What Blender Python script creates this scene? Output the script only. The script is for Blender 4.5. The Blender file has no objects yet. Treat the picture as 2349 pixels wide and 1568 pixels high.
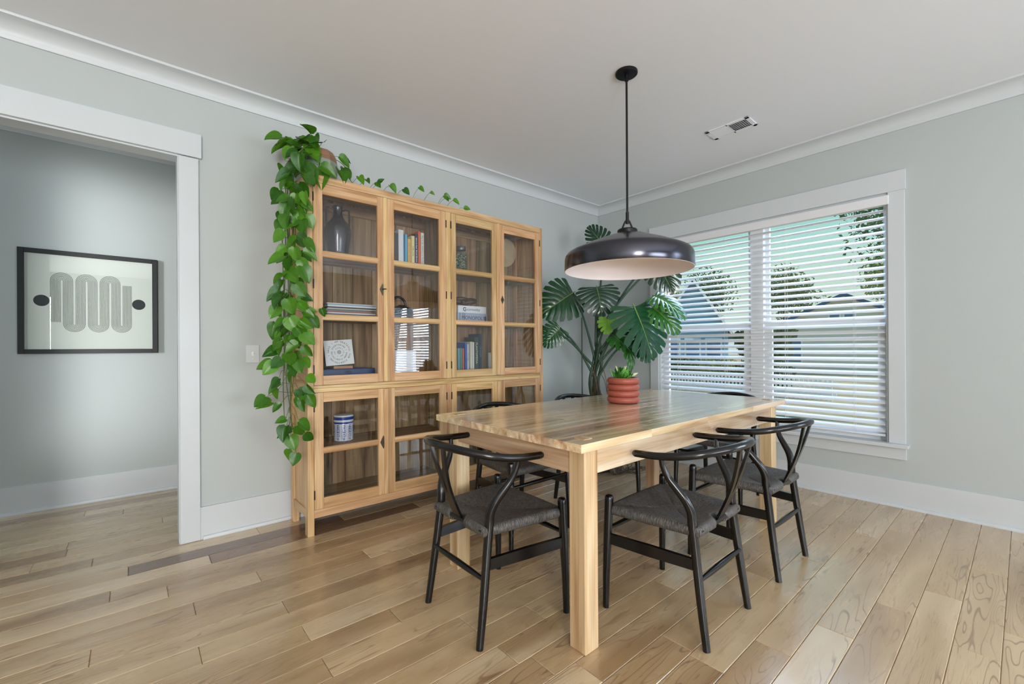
import bpy, bmesh, math, random
from mathutils import Vector, Matrix
R = math.radians
PI = math.pi
S = bpy.context.scene
C = S.collection
random.seed(7)

# ------------------------------------------------------------------ camera, sky, sun, lamps, exposure
cam_d = bpy.data.cameras.new('camera')
cam = bpy.data.objects.new('camera', cam_d)
C.objects.link(cam)
S.camera = cam
YAW, ROLL = 0.7087, -0.0057
Fw = Vector((math.sin(YAW), math.cos(YAW), 0))
Rt0 = Vector((math.cos(YAW), -math.sin(YAW), 0))
Up0 = Vector((0, 0, 1))
Rt = Rt0 * math.cos(ROLL) + Up0 * math.sin(ROLL)
Up = Up0 * math.cos(ROLL) - Rt0 * math.sin(ROLL)
cam.matrix_world = Matrix(((Rt.x, Up.x, -Fw.x, -4.108), (Rt.y, Up.y, -Fw.y, -3.2412), (Rt.z, Up.z, -Fw.z, 1.14), (0, 0, 0, 1)))
cam_d.sensor_fit = 'HORIZONTAL'
cam_d.sensor_width = 36
cam_d.lens = 36 * 1009.8 / 2349
cam_d.shift_y = 13.8 / 2349
cam_d.clip_start = 0.05
cam_d.clip_end = 300

S.view_settings.view_transform = 'Standard'
S.view_settings.look = 'None'
S.view_settings.exposure = 0.0
S.view_settings.gamma = 1.0
S.view_settings.use_curve_mapping = False
try:
    S.cycles.max_bounces = 10
    S.cycles.diffuse_bounces = 6
    S.cycles.transparent_max_bounces = 24
    S.cycles.sample_clamp_indirect = 6
    S.cycles.caustics_reflective = False
    S.cycles.caustics_refractive = False
except Exception:
    pass


def lin(r, g, b):
    def f(c):
        c /= 255.0
        return c / 12.92 if c <= 0.04045 else ((c + 0.055) / 1.055) ** 2.4
    return (f(r), f(g), f(b), 1.0)


W = bpy.data.worlds.new('sky')
S.world = W
W.use_nodes = True
nt = W.node_tree
nt.nodes.clear()
wo = nt.nodes.new('ShaderNodeOutputWorld')
bg = nt.nodes.new('ShaderNodeBackground')
tc = nt.nodes.new('ShaderNodeTexCoord')
sx = nt.nodes.new('ShaderNodeSeparateXYZ')
rp = nt.nodes.new('ShaderNodeValToRGB')
nt.links.new(tc.outputs['Generated'], sx.inputs[0])
nt.links.new(sx.outputs['Z'], rp.inputs[0])
nt.links.new(rp.outputs[0], bg.inputs[0])
nt.links.new(bg.outputs[0], wo.inputs[0])
e = rp.color_ramp.elements
e[0].position = 0.0
e[0].color = lin(206, 226, 222)
e[1].position = 0.6
e[1].color = lin(92, 166, 226)
x = e.new(0.12)
x.color = lin(196, 226, 208)
x = e.new(0.30)
x.color = lin(140, 216, 212)
bg.inputs[1].default_value = 1.0


def sun(direction, strength, angle, color):
    d = bpy.data.lights.new('sun', 'SUN')
    d.energy = strength
    d.angle = R(angle)
    d.color = color
    o = bpy.data.objects.new('sun', d)
    C.objects.link(o)
    o.rotation_euler = Vector(direction).to_track_quat('-Z', 'Y').to_euler()
    return o


def area(name, loc, target, sx_, sy_, power, color):
    d = bpy.data.lights.new(name, 'AREA')
    d.shape = 'RECTANGLE'
    d.size = sx_
    d.size_y = sy_
    d.energy = power
    d.color = color
    o = bpy.data.objects.new(name, d)
    C.objects.link(o)
    o.location = loc
    o.rotation_euler = (Vector(target) - Vector(loc)).to_track_quat('-Z', 'Y').to_euler()
    return o


sun((-0.16, 0.72, -0.62), 3.4, 0.6, (1.0, 0.95, 0.86))
# daylight of the window behind the camera, and of the second window on the right
area('rear_window_fill_light', (-6.0, -6.95, 1.45), (-5.5, 0, 2.4), 1.2, 1.7, 240, (1.0, 0.98, 0.95))
area('rear_window_fill_light', (-2.45, -6.95, 1.35), (-2.4, 0, 5.2), 2.2, 1.9, 165, (0.86, 0.93, 1.0))  # unseen fill added behind the camera, tilted up to lift the ceiling
area('side_window_light', (0.55, -5.6, 1.30), (-3.0, -4.6, 1.9), 1.9, 1.9, 430, (0.76, 0.88, 1.0))
area('front_window_light', (0.9, -1.7, 3.0), (-0.6, -1.7, 0.9), 2.2, 1.2, 120, (0.56, 0.74, 1.0))
hw = area('hall_band_light', (-5.45, 0.30, 1.45), (-4.13, 1.34, 1.42), 0.20, 2.1, 3.4, (0.95, 1.0, 1.0))  # lamp added out of sight to brighten the band on the hall wall
hw.data.spread = R(34)
area('hall_fill_light', (-6.9, 0.62, 1.7), (-4.2, 1.2, 1.6), 0.7, 1.6, 17, (0.95, 1.0, 1.0))  # unseen lamp added to lift the dim hall

# ------------------------------------------------------------------ materials


def new_mat(name):
    m = bpy.data.materials.new(name)
    m.use_nodes = True
    t = m.node_tree
    t.nodes.clear()
    out = t.nodes.new('ShaderNodeOutputMaterial')
    p = t.nodes.new('ShaderNodeBsdfPrincipled')
    t.links.new(p.outputs[0], out.inputs[0])
    return m, t, p, out


def N(t, kind, **kw):
    n = t.nodes.new(kind)
    for k, v in kw.items():
        setattr(n, k, v)
    return n


def plain(name, col, rough=0.5, metal=0.0, spec=0.5, noise=0.0, nscale=40, bump=0.0, bscale=200, coat=0.0):
    m, t, p, out = new_mat(name)
    p.inputs['Base Color'].default_value = col
    p.inputs['Roughness'].default_value = rough
    p.inputs['Metallic'].default_value = metal
    p.inputs['Specular IOR Level'].default_value = spec
    if coat:
        p.inputs['Coat Weight'].default_value = coat
        p.inputs['Coat Roughness'].default_value = 0.08
    tcn = N(t, 'ShaderNodeTexCoord')
    if noise:
        nz = N(t, 'ShaderNodeTexNoise')
        nz.inputs['Scale'].default_value = nscale
        nz.inputs['Detail'].default_value = 4
        t.links.new(tcn.outputs['Object'], nz.inputs['Vector'])
        mp = N(t, 'ShaderNodeMapRange')
        mp.inputs['From Min'].default_value = 0.3
        mp.inputs['From Max'].default_value = 0.7
        mp.inputs['To Min'].default_value = 1 - noise
        mp.inputs['To Max'].default_value = 1 + noise
        t.links.new(nz.outputs[0], mp.inputs[0])
        hs = N(t, 'ShaderNodeHueSaturation')
        hs.inputs['Color'].default_value = col
        t.links.new(mp.outputs[0], hs.inputs['Value'])
        t.links.new(hs.outputs[0], p.inputs['Base Color'])
    if bump:
        nz = N(t, 'ShaderNodeTexNoise')
        nz.inputs['Scale'].default_value = bscale
        nz.inputs['Detail'].default_value = 3
        t.links.new(tcn.outputs['Object'], nz.inputs['Vector'])
        b = N(t, 'ShaderNodeBump')
        b.inputs['Strength'].default_value = bump
        b.inputs['Distance'].default_value = 0.002
        t.links.new(nz.outputs[0], b.inputs['Height'])
        t.links.new(b.outputs[0], p.inputs['Normal'])
    return m


def wood(name, axis, stops, rough=0.42, scale=1.0, blotch=None, blotch_lo=0.62, blotch_hi=0.74, var=0.16, hue=0.012, streak=0.16, rings=0.16):
    """grain along axis 0/1/2; every object gets its own stretch of the pattern and its own tone"""
    m, t, p, out = new_mat(name)
    tcn = N(t, 'ShaderNodeTexCoord')
    oi = N(t, 'ShaderNodeObjectInfo')
    mul = N(t, 'ShaderNodeMath', operation='MULTIPLY')
    mul.inputs[1].default_value = 61.7
    t.links.new(oi.outputs['Random'], mul.inputs[0])
    cx = N(t, 'ShaderNodeCombineXYZ')
    for i in range(3):
        t.links.new(mul.outputs[0], cx.inputs[i])
    ad = N(t, 'ShaderNodeVectorMath', operation='ADD')
    t.links.new(tcn.outputs['Object'], ad.inputs[0])
    t.links.new(cx.outputs[0], ad.inputs[1])

    def mapped(sl, sc):
        mp = N(t, 'ShaderNodeMapping')
        v = [sc * scale] * 3
        v[axis] = sl * scale
        mp.inputs['Scale'].default_value = v
        t.links.new(ad.outputs[0], mp.inputs['Vector'])
        return mp
    a = mapped(0.8, 16)
    n1 = N(t, 'ShaderNodeTexNoise')
    n1.inputs['Scale'].default_value = 1.0
    n1.inputs['Detail'].default_value = 5
    n1.inputs['Distortion'].default_value = 0.5
    t.links.new(a.outputs[0], n1.inputs['Vector'])
    # cathedral rings: sine of a warped field
    b = mapped(0.5, 5.5)
    n2 = N(t, 'ShaderNodeTexNoise')
    n2.inputs['Scale'].default_value = 1.0
    n2.inputs['Detail'].default_value = 2
    t.links.new(b.outputs[0], n2.inputs['Vector'])
    s1 = N(t, 'ShaderNodeMath', operation='MULTIPLY')
    s1.inputs[1].default_value = 55
    t.links.new(n2.outputs[0], s1.inputs[0])
    s2 = N(t, 'ShaderNodeMath', operation='SINE')
    t.links.new(s1.outputs[0], s2.inputs[0])
    s3 = N(t, 'ShaderNodeMapRange')
    s3.inputs['From Min'].default_value = -1
    s3.inputs['From Max'].default_value = 1
    s3.inputs['To Min'].default_value = -0.5 * rings
    s3.inputs['To Max'].default_value = 0.5 * rings
    t.links.new(s2.outputs[0], s3.inputs[0])
    sm = N(t, 'ShaderNodeMath', operation='ADD')
    t.links.new(n1.outputs[0], sm.inputs[0])
    t.links.new(s3.outputs[0], sm.inputs[1])
    cr = N(t, 'ShaderNodeValToRGB')
    el = cr.color_ramp.elements
    el[0].position = 0.25
    el[0].color = stops[0]
    el[1].position = 0.78
    el[1].color = stops[-1]
    k = len(stops)
    for i in range(1, k - 1):
        q = el.new(0.25 + 0.53 * i / (k - 1))
        q.color = stops[i]
    t.links.new(sm.outputs[0], cr.inputs[0])
    # fine streaks
    c = mapped(3, 150)
    n3 = N(t, 'ShaderNodeTexNoise')
    n3.inputs['Scale'].default_value = 1.0
    n3.inputs['Detail'].default_value = 3
    t.links.new(c.outputs[0], n3.inputs['Vector'])
    m3 = N(t, 'ShaderNodeMapRange')
    m3.inputs['From Min'].default_value = 0.35
    m3.inputs['From Max'].default_value = 0.65
    m3.inputs['To Min'].default_value = 1 - streak
    m3.inputs['To Max'].default_value = 1 + streak * 0.5
    t.links.new(n3.outputs[0], m3.inputs[0])
    # tone per piece
    rv = N(t, 'ShaderNodeMapRange')
    rv.inputs['To Min'].default_value = 1 - var
    rv.inputs['To Max'].default_value = 1 + var
    t.links.new(oi.outputs['Random'], rv.inputs[0])
    vm = N(t, 'ShaderNodeMath', operation='MULTIPLY')
    t.links.new(m3.outputs[0], vm.inputs[0])
    t.links.new(rv.outputs[0], vm.inputs[1])
    r2 = N(t, 'ShaderNodeMath', operation='MULTIPLY')
    r2.inputs[1].default_value = 17.31
    t.links.new(oi.outputs['Random'], r2.inputs[0])
    r3 = N(t, 'ShaderNodeMath', operation='FRACT')
    t.links.new(r2.outputs[0], r3.inputs[0])
    rh = N(t, 'ShaderNodeMapRange')
    rh.inputs['To Min'].default_value = 0.5 - hue
    rh.inputs['To Max'].default_value = 0.5 + hue
    t.links.new(r3.outputs[0], rh.inputs[0])
    hs = N(t, 'ShaderNodeHueSaturation')
    t.links.new(cr.outputs[0], hs.inputs['Color'])
    t.links.new(vm.outputs[0], hs.inputs['Value'])
    t.links.new(rh.outputs[0], hs.inputs['Hue'])
    last = hs.outputs[0]
    if blotch:
        d = mapped(1.6, 8)
        n4 = N(t, 'ShaderNodeTexNoise')
        n4.inputs['Scale'].default_value = 1.0
        n4.inputs['Detail'].default_value = 6
        n4.inputs['Roughness'].default_value = 0.7
        n4.inputs['Distortion'].default_value = 0.8
        t.links.new(d.outputs[0], n4.inputs['Vector'])
        m4 = N(t, 'ShaderNodeMapRange')
        m4.inputs['From Min'].default_value = blotch_lo
        m4.inputs['From Max'].default_value = blotch_hi
        m4.inputs['To Max'].default_value = 0.8
        t.links.new(n4.outputs[0], m4.inputs[0])
        mx = N(t, 'ShaderNodeMix', data_type='RGBA')
        t.links.new(m4.outputs[0], mx.inputs['Factor'])
        t.links.new(last, mx.inputs['A'])
        mx.inputs['B'].default_value = blotch
        last = mx.outputs['Result']
    t.links.new(last, p.inputs['Base Color'])
    p.inputs['Roughness'].default_value = rough
    bp = N(t, 'ShaderNodeBump')
    bp.inputs['Strength'].default_value = 0.12
    bp.inputs['Distance'].default_value = 0.001
    t.links.new(n3.outputs[0], bp.inputs['Height'])
    t.links.new(bp.outputs[0], p.inputs['Normal'])
    return m


def floor_wood(name, tones, dark):
    """hickory style boards along x: each its own tone, thin wandering grain lines, few dark knots"""
    m, t, p, out = new_mat(name)
    tcn = N(t, 'ShaderNodeTexCoord')
    oi = N(t, 'ShaderNodeObjectInfo')
    mul = N(t, 'ShaderNodeMath', operation='MULTIPLY')
    mul.inputs[1].default_value = 83.0
    t.links.new(oi.outputs['Random'], mul.inputs[0])
    cx = N(t, 'ShaderNodeCombineXYZ')
    for i in range(3):
        t.links.new(mul.outputs[0], cx.inputs[i])
    ad = N(t, 'ShaderNodeVectorMath', operation='ADD')
    t.links.new(tcn.outputs['Object'], ad.inputs[0])
    t.links.new(cx.outputs[0], ad.inputs[1])

    def noise(sx_, sy_, detail, dist=0.0, rough=0.5):
        mp = N(t, 'ShaderNodeMapping')
        mp.inputs['Scale'].default_value = (sx_, sy_, sy_)
        t.links.new(ad.outputs[0], mp.inputs['Vector'])
        nz = N(t, 'ShaderNodeTexNoise')
        nz.inputs['Scale'].default_value = 1.0
        nz.inputs['Detail'].default_value = detail
        nz.inputs['Distortion'].default_value = dist
        nz.inputs['Roughness'].default_value = rough
        t.links.new(mp.outputs[0], nz.inputs['Vector'])
        return nz.outputs[0]

    def rng(src, a, b_, c, d):
        r = N(t, 'ShaderNodeMapRange')
        r.inputs['From Min'].default_value = a
        r.inputs['From Max'].default_value = b_
        r.inputs['To Min'].default_value = c
        r.inputs['To Max'].default_value = d
        t.links.new(src, r.inputs[0])
        return r.outputs[0]

    def math_(op, a, b_):
        n = N(t, 'ShaderNodeMath', operation=op)
        for i, q in enumerate((a, b_)):
            if q is None:
                continue
            if isinstance(q, (int, float)):
                n.inputs[i].default_value = q
            else:
                t.links.new(q, n.inputs[i])
        return n.outputs[0]
    cr = N(t, 'ShaderNodeValToRGB')
    cr.color_ramp.interpolation = 'LINEAR'
    el = cr.color_ramp.elements
    k = len(tones)
    el[0].color = tones[0]
    el[1].color = tones[-1]
    for i in range(1, k - 1):
        q = el.new(i / (k - 1))
        q.color = tones[i]
    broad = noise(0.9, 5, 2)
    tone = math_('ADD', oi.outputs['Random'], rng(broad, 0.3, 0.7, -0.14, 0.14))
    t.links.new(tone, cr.inputs[0])
    # thin wandering growth lines from contour lines of a soft field
    fld = noise(1.1, 9, 2, 0.3)
    s1 = math_('SINE', math_('MULTIPLY', fld, 95.0), None)
    s2 = rng(s1, 0.80, 1.0, 0.0, 1.0)
    msk = rng(noise(1.3, 7, 3), 0.44, 0.60, 0.0, 0.60)
    line = math_('MULTIPLY', s2, msk)
    # pores: short dashes
    dash = rng(noise(11, 220, 2), 0.57, 0.70, 0.0, 0.48)
    dm = math_('MULTIPLY', dash, rng(noise(1.6, 9, 2), 0.45, 0.65, 0.1, 1.0))
    knot = rng(noise(2.2, 13, 4, 0.6, 0.6), 0.70, 0.80, 0.0, 0.85)
    tot = math_('MAXIMUM', math_('MAXIMUM', line, dm), knot)
    mx = N(t, 'ShaderNodeMix', data_type='RGBA')
    t.links.new(tot, mx.inputs['Factor'])
    t.links.new(cr.outputs[0], mx.inputs['A'])
    mx.inputs['B'].default_value = dark
    t.links.new(mx.outputs['Result'], p.inputs['Base Color'])
    p.inputs['Coat Weight'].default_value = 0.7
    p.inputs['Coat Roughness'].default_value = 0.16
    rg = rng(noise(3, 20, 2), 0.3, 0.7, 0.24, 0.36)
    t.links.new(rg, p.inputs['Roughness'])
    bp = N(t, 'ShaderNodeBump')
    bp.inputs['Strength'].default_value = 0.10
    bp.inputs['Distance'].default_value = 0.002
    t.links.new(noise(2.5, 14, 3), bp.inputs['Height'])
    t.links.new(bp.outputs[0], p.inputs['Normal'])
    return m


def glass(name, ior=1.55, tint=(1, 1, 1, 1), rough=0.0):
    m, t, p, out = new_mat(name)
    t.nodes.remove(p)
    tr = N(t, 'ShaderNodeBsdfTransparent')
    tr.inputs[0].default_value = tint
    gl = N(t, 'ShaderNodeBsdfGlossy')
    gl.inputs['Roughness'].default_value = rough
    fr = N(t, 'ShaderNodeFresnel')
    ge = N(t, 'ShaderNodeNewGeometry')
    mi = N(t, 'ShaderNodeMapRange')
    mi.inputs['To Min'].default_value = ior
    mi.inputs['To Max'].default_value = 1.0 / ior
    t.links.new(ge.outputs['Backfacing'], mi.inputs[0])
    t.links.new(mi.outputs[0], fr.inputs['IOR'])
    mx = N(t, 'ShaderNodeMixShader')
    t.links.new(fr.outputs[0], mx.inputs[0])
    t.links.new(tr.outputs[0], mx.inputs[1])
    t.links.new(gl.outputs[0], mx.inputs[2])
    t.links.new(mx.outputs[0], out.inputs[0])
    return m


def leaf_mat(name, c1, c2, rough=0.35, trans=0.3, var=0.25, tcol=None):
    m, t, p, out = new_mat(name)
    oi = N(t, 'ShaderNodeObjectInfo')
    cr = N(t, 'ShaderNodeValToRGB')
    cr.color_ramp.elements[0].color = c1
    cr.color_ramp.elements[1].color = c2
    tcn = N(t, 'ShaderNodeTexCoord')
    nz = N(t, 'ShaderNodeTexNoise')
    nz.inputs['Scale'].default_value = 6
    t.links.new(tcn.outputs['Object'], nz.inputs['Vector'])
    md = N(t, 'ShaderNodeMath', operation='MULTIPLY_ADD')
    md.inputs[1].default_value = 0.5
    t.links.new(nz.outputs[0], md.inputs[0])
    m2 = N(t, 'ShaderNodeMath', operation='MULTIPLY_ADD')
    m2.inputs[1].default_value = 0.8
    m2.inputs[2].default_value = -0.15
    t.links.new(oi.outputs['Random'], m2.inputs[0])
    t.links.new(m2.outputs[0], md.inputs[2])
    t.links.new(md.outputs[0], cr.inputs[0])
    t.links.new(cr.outputs[0], p.inputs['Base Color'])
    p.inputs['Roughness'].default_value = rough
    ts = N(t, 'ShaderNodeBsdfTranslucent')
    hs = N(t, 'ShaderNodeHueSaturation')
    hs.inputs['Value'].default_value = 1.5
    hs.inputs['Hue'].default_value = 0.48
    t.links.new(cr.outputs[0], hs.inputs['Color'])
    t.links.new(hs.outputs[0], ts.inputs[0])
    mx = N(t, 'ShaderNodeMixShader')
    mx.inputs[0].default_value = trans
    t.links.new(p.outputs[0], mx.inputs[1])
    t.links.new(ts.outputs[0], mx.inputs[2])
    t.links.new(mx.outputs[0], out.inputs[0])
    return m


def cord_mat(name, axis_u):
    """woven paper cord: fine ridges across u with a slower tone change; u = 0/1 axis"""
    m, t, p, out = new_mat(name)
    tcn = N(t, 'ShaderNodeTexCoord')
    sp = N(t, 'ShaderNodeSeparateXYZ')
    t.links.new(tcn.outputs['Object'], sp.inputs[0])
    a = N(t, 'ShaderNodeMath', operation='MULTIPLY')
    a.inputs[1].default_value = 2 * PI / 0.0052
    t.links.new(sp.outputs[axis_u], a.inputs[0])
    s = N(t, 'ShaderNodeMath', operation='SINE')
    t.links.new(a.outputs[0], s.inputs[0])
    mp = N(t, 'ShaderNodeMapping')
    v = [60, 60, 60]
    v[axis_u] = 260
    mp.inputs['Scale'].default_value = v
    t.links.new(tcn.outputs['Object'], mp.inputs[0])
    nz = N(t, 'ShaderNodeTexNoise')
    nz.inputs['Scale'].default_value = 1.0
    nz.inputs['Detail'].default_value = 3
    t.links.new(mp.outputs[0], nz.inputs['Vector'])
    ma = N(t, 'ShaderNodeMath', operation='MULTIPLY_ADD')
    ma.inputs[1].default_value = 0.22
    t.links.new(s.outputs[0], ma.inputs[0])
    t.links.new(nz.outputs[0], ma.inputs[2])
    cr = N(t, 'ShaderNodeValToRGB')
    cr.color_ramp.elements[0].position = 0.28
    cr.color_ramp.elements[0].color = lin(16, 15, 16)
    cr.color_ramp.elements[1].position = 0.9
    cr.color_ramp.elements[1].color = lin(128, 124, 120)  # highlights on the crests and shade between cords put into the colour
    t.links.new(ma.outputs[0], cr.inputs[0])
    t.links.new(cr.outputs[0], p.inputs['Base Color'])
    p.inputs['Roughness'].default_value = 0.55
    b = N(t, 'ShaderNodeBump')
    b.inputs['Strength'].default_value = 0.9
    b.inputs['Distance'].default_value = 0.0025
    t.links.new(ma.outputs[0], b.inputs['Height'])
    t.links.new(b.outputs[0], p.inputs['Normal'])
    return m


M = {}
M['wall'] = plain('wall_paint', lin(184, 191, 191), 0.6, spec=0.3, bump=0.05, bscale=350)
M['ceiling'] = plain('ceiling_paint', lin(234, 238, 243), 0.85, spec=0.2, bump=0.06, bscale=250)
M['trim'] = plain('trim_paint', lin(204, 210, 214), 0.38, spec=0.45)
M['blind'] = plain('blind_slat', lin(226, 228, 232), 0.35, spec=0.4)
M['cordwhite'] = plain('blind_cord', lin(225, 225, 225), 0.7)
M['vinyl'] = plain('window_vinyl', lin(228, 232, 235), 0.35)
M['black'] = plain('black_lacquer', lin(8, 8, 9), 0.23, spec=0.55)
M['iron'] = plain('black_iron', lin(15, 15, 17), 0.38, metal=0.3)
M['lamp_out'] = plain('lamp_black_metal', lin(84, 84, 92), 0.22, metal=1.0)
M['lamp_in'] = plain('lamp_white_enamel', lin(248, 242, 244), 0.35)
M['paneclear'] = glass('clear_pane', 1.45)
M['panecab'] = glass('cabinet_pane', 1.62, (0.96, 0.97, 0.98, 1))
M['panepic'] = glass('picture_pane', 1.5)
CAB = [lin(172, 132, 86), lin(198, 160, 112), lin(211, 177, 131), lin(222, 193, 151)]
M['cab_x'] = wood('cabinet_teak_x', 0, CAB, 0.45, scale=1.3, blotch=lin(140, 92, 52), var=0.10, blotch_lo=0.66, blotch_hi=0.8)
M['cab_y'] = wood('cabinet_teak_y', 1, CAB, 0.45, scale=1.3, blotch=lin(140, 92, 52), var=0.10, blotch_lo=0.66, blotch_hi=0.8)
M['cab_z'] = wood('cabinet_teak_z', 2, CAB, 0.45, scale=1.3, blotch=lin(140, 92, 52), var=0.10, blotch_lo=0.66, blotch_hi=0.8)
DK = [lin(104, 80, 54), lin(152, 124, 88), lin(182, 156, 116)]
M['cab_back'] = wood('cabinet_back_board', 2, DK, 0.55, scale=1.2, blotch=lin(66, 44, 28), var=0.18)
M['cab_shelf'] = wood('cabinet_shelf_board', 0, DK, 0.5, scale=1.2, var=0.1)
TB = [lin(160, 122, 84), lin(193, 162, 122), lin(211, 184, 146), lin(222, 203, 172)]  # legs and ends: same teak, darkened against the strong light on them
TT = [lin(170, 128, 88), lin(206, 174, 132), lin(226, 200, 162), lin(238, 220, 190)]  # same teak lightened for the top, window brightness put into the colour
M['tab_x'] = wood('table_teak_x', 0, TT, 0.27, scale=0.9, blotch=lin(150, 104, 70), var=0.15, blotch_lo=0.56, blotch_hi=0.72, streak=0.14)
_p = [q for q in M['tab_x'].node_tree.nodes if q.type == 'BSDF_PRINCIPLED'][0]
_p.inputs['Coat Weight'].default_value = 1.0
_p.inputs['Coat IOR'].default_value = 1.7
_p.inputs['Coat Roughness'].default_value = 0.16
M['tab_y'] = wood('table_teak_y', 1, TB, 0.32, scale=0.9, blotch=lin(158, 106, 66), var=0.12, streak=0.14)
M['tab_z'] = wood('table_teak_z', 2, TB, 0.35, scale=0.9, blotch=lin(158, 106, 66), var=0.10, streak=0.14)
FL = [lin(160, 132, 104), lin(178, 150, 121), lin(188, 162, 133), lin(196, 172, 146)]
M['plank'] = floor_wood('floor_plank', [lin(156, 127, 92), lin(200, 174, 136), lin(180, 152, 114), lin(210, 187, 152), lin(168, 139, 102), lin(193, 166, 128)], lin(112, 80, 56))
M['plank_dark'] = floor_wood('floor_plank_heart', [lin(112, 82, 58), lin(140, 108, 80)], lin(72, 48, 34))
M['subfloor'] = plain('floor_joint', lin(150, 124, 98), 0.7)
M['cord_x'] = cord_mat('black_paper_cord_x', 0)
M['cord_y'] = cord_mat('black_paper_cord_y', 1)
M['terracotta'] = plain('terracotta_glaze', lin(156, 80, 64), 0.45, noise=0.06)
M['soil'] = plain('potting_soil', lin(44, 34, 28), 0.95, bump=0.6, bscale=120)
M['pothos'] = leaf_mat('pothos_leaf', lin(24, 78, 14), lin(92, 152, 34), 0.34, 0.25)
M['vine'] = plain('vine_stem', lin(96, 116, 52), 0.6)
M['monstera'] = leaf_mat('monstera_leaf', lin(8, 46, 30), lin(22, 84, 44), 0.24, 0.12)
M['monstera_new'] = leaf_mat('monstera_young_leaf', lin(92, 160, 40), lin(140, 196, 66), 0.32, 0.3)
M['monstera_mid'] = leaf_mat('monstera_mid_leaf', lin(36, 104, 34), lin(70, 140, 52), 0.28, 0.25)
for _k in ('monstera', 'monstera_mid'):
    _q = [n for n in M[_k].node_tree.nodes if n.type == 'BSDF_PRINCIPLED'][0]
    _q.inputs['Coat Weight'].default_value = 0.6
    _q.inputs['Coat Roughness'].default_value = 0.18
M['midrib'] = plain('monstera_midrib', lin(120, 158, 84), 0.4)
M['stalk'] = plain('monstera_stalk', lin(46, 76, 58), 0.45, noise=0.2, nscale=12)
M['root'] = plain('aerial_root', lin(92, 78, 62), 0.8, noise=0.25, nscale=20)
M['succulent'] = leaf_mat('succulent_leaf', lin(26, 92, 26), lin(92, 160, 56), 0.3, 0.15)
M['succulent_pale'] = plain('succulent_pale_leaf', lin(196, 204, 160), 0.5)
M['bronze'] = plain('bronze', lin(92, 66, 54), 0.36, metal=0.5)
M['vase'] = plain('black_blue_glaze', lin(16, 20, 30), 0.26, coat=0.3)
M['brass_old'] = plain('aged_metal', lin(96, 84, 70), 0.45, metal=0.8)
M['paper'] = plain('white_paper', lin(232, 234, 230), 0.7)
M['ink'] = plain('dark_ink', lin(58, 64, 62), 0.8)
M['inkgreen'] = plain('dark_green_ink', lin(20, 36, 36), 0.6)
M['frame'] = plain('picture_frame_black', lin(16, 20, 24), 0.42)
M['cream'] = plain('cream_disc', lin(206, 190, 154), 0.6, noise=0.1, nscale=14)


def solid(r, g, b, rough=0.5, **kw):
    k = 'c%d_%d_%d' % (r, g, b)
    if k not in M:
        M[k] = plain('paint_%d_%d_%d' % (r, g, b), lin(r, g, b), rough, **kw)
    return M[k]

# ------------------------------------------------------------------ mesh helpers


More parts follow.
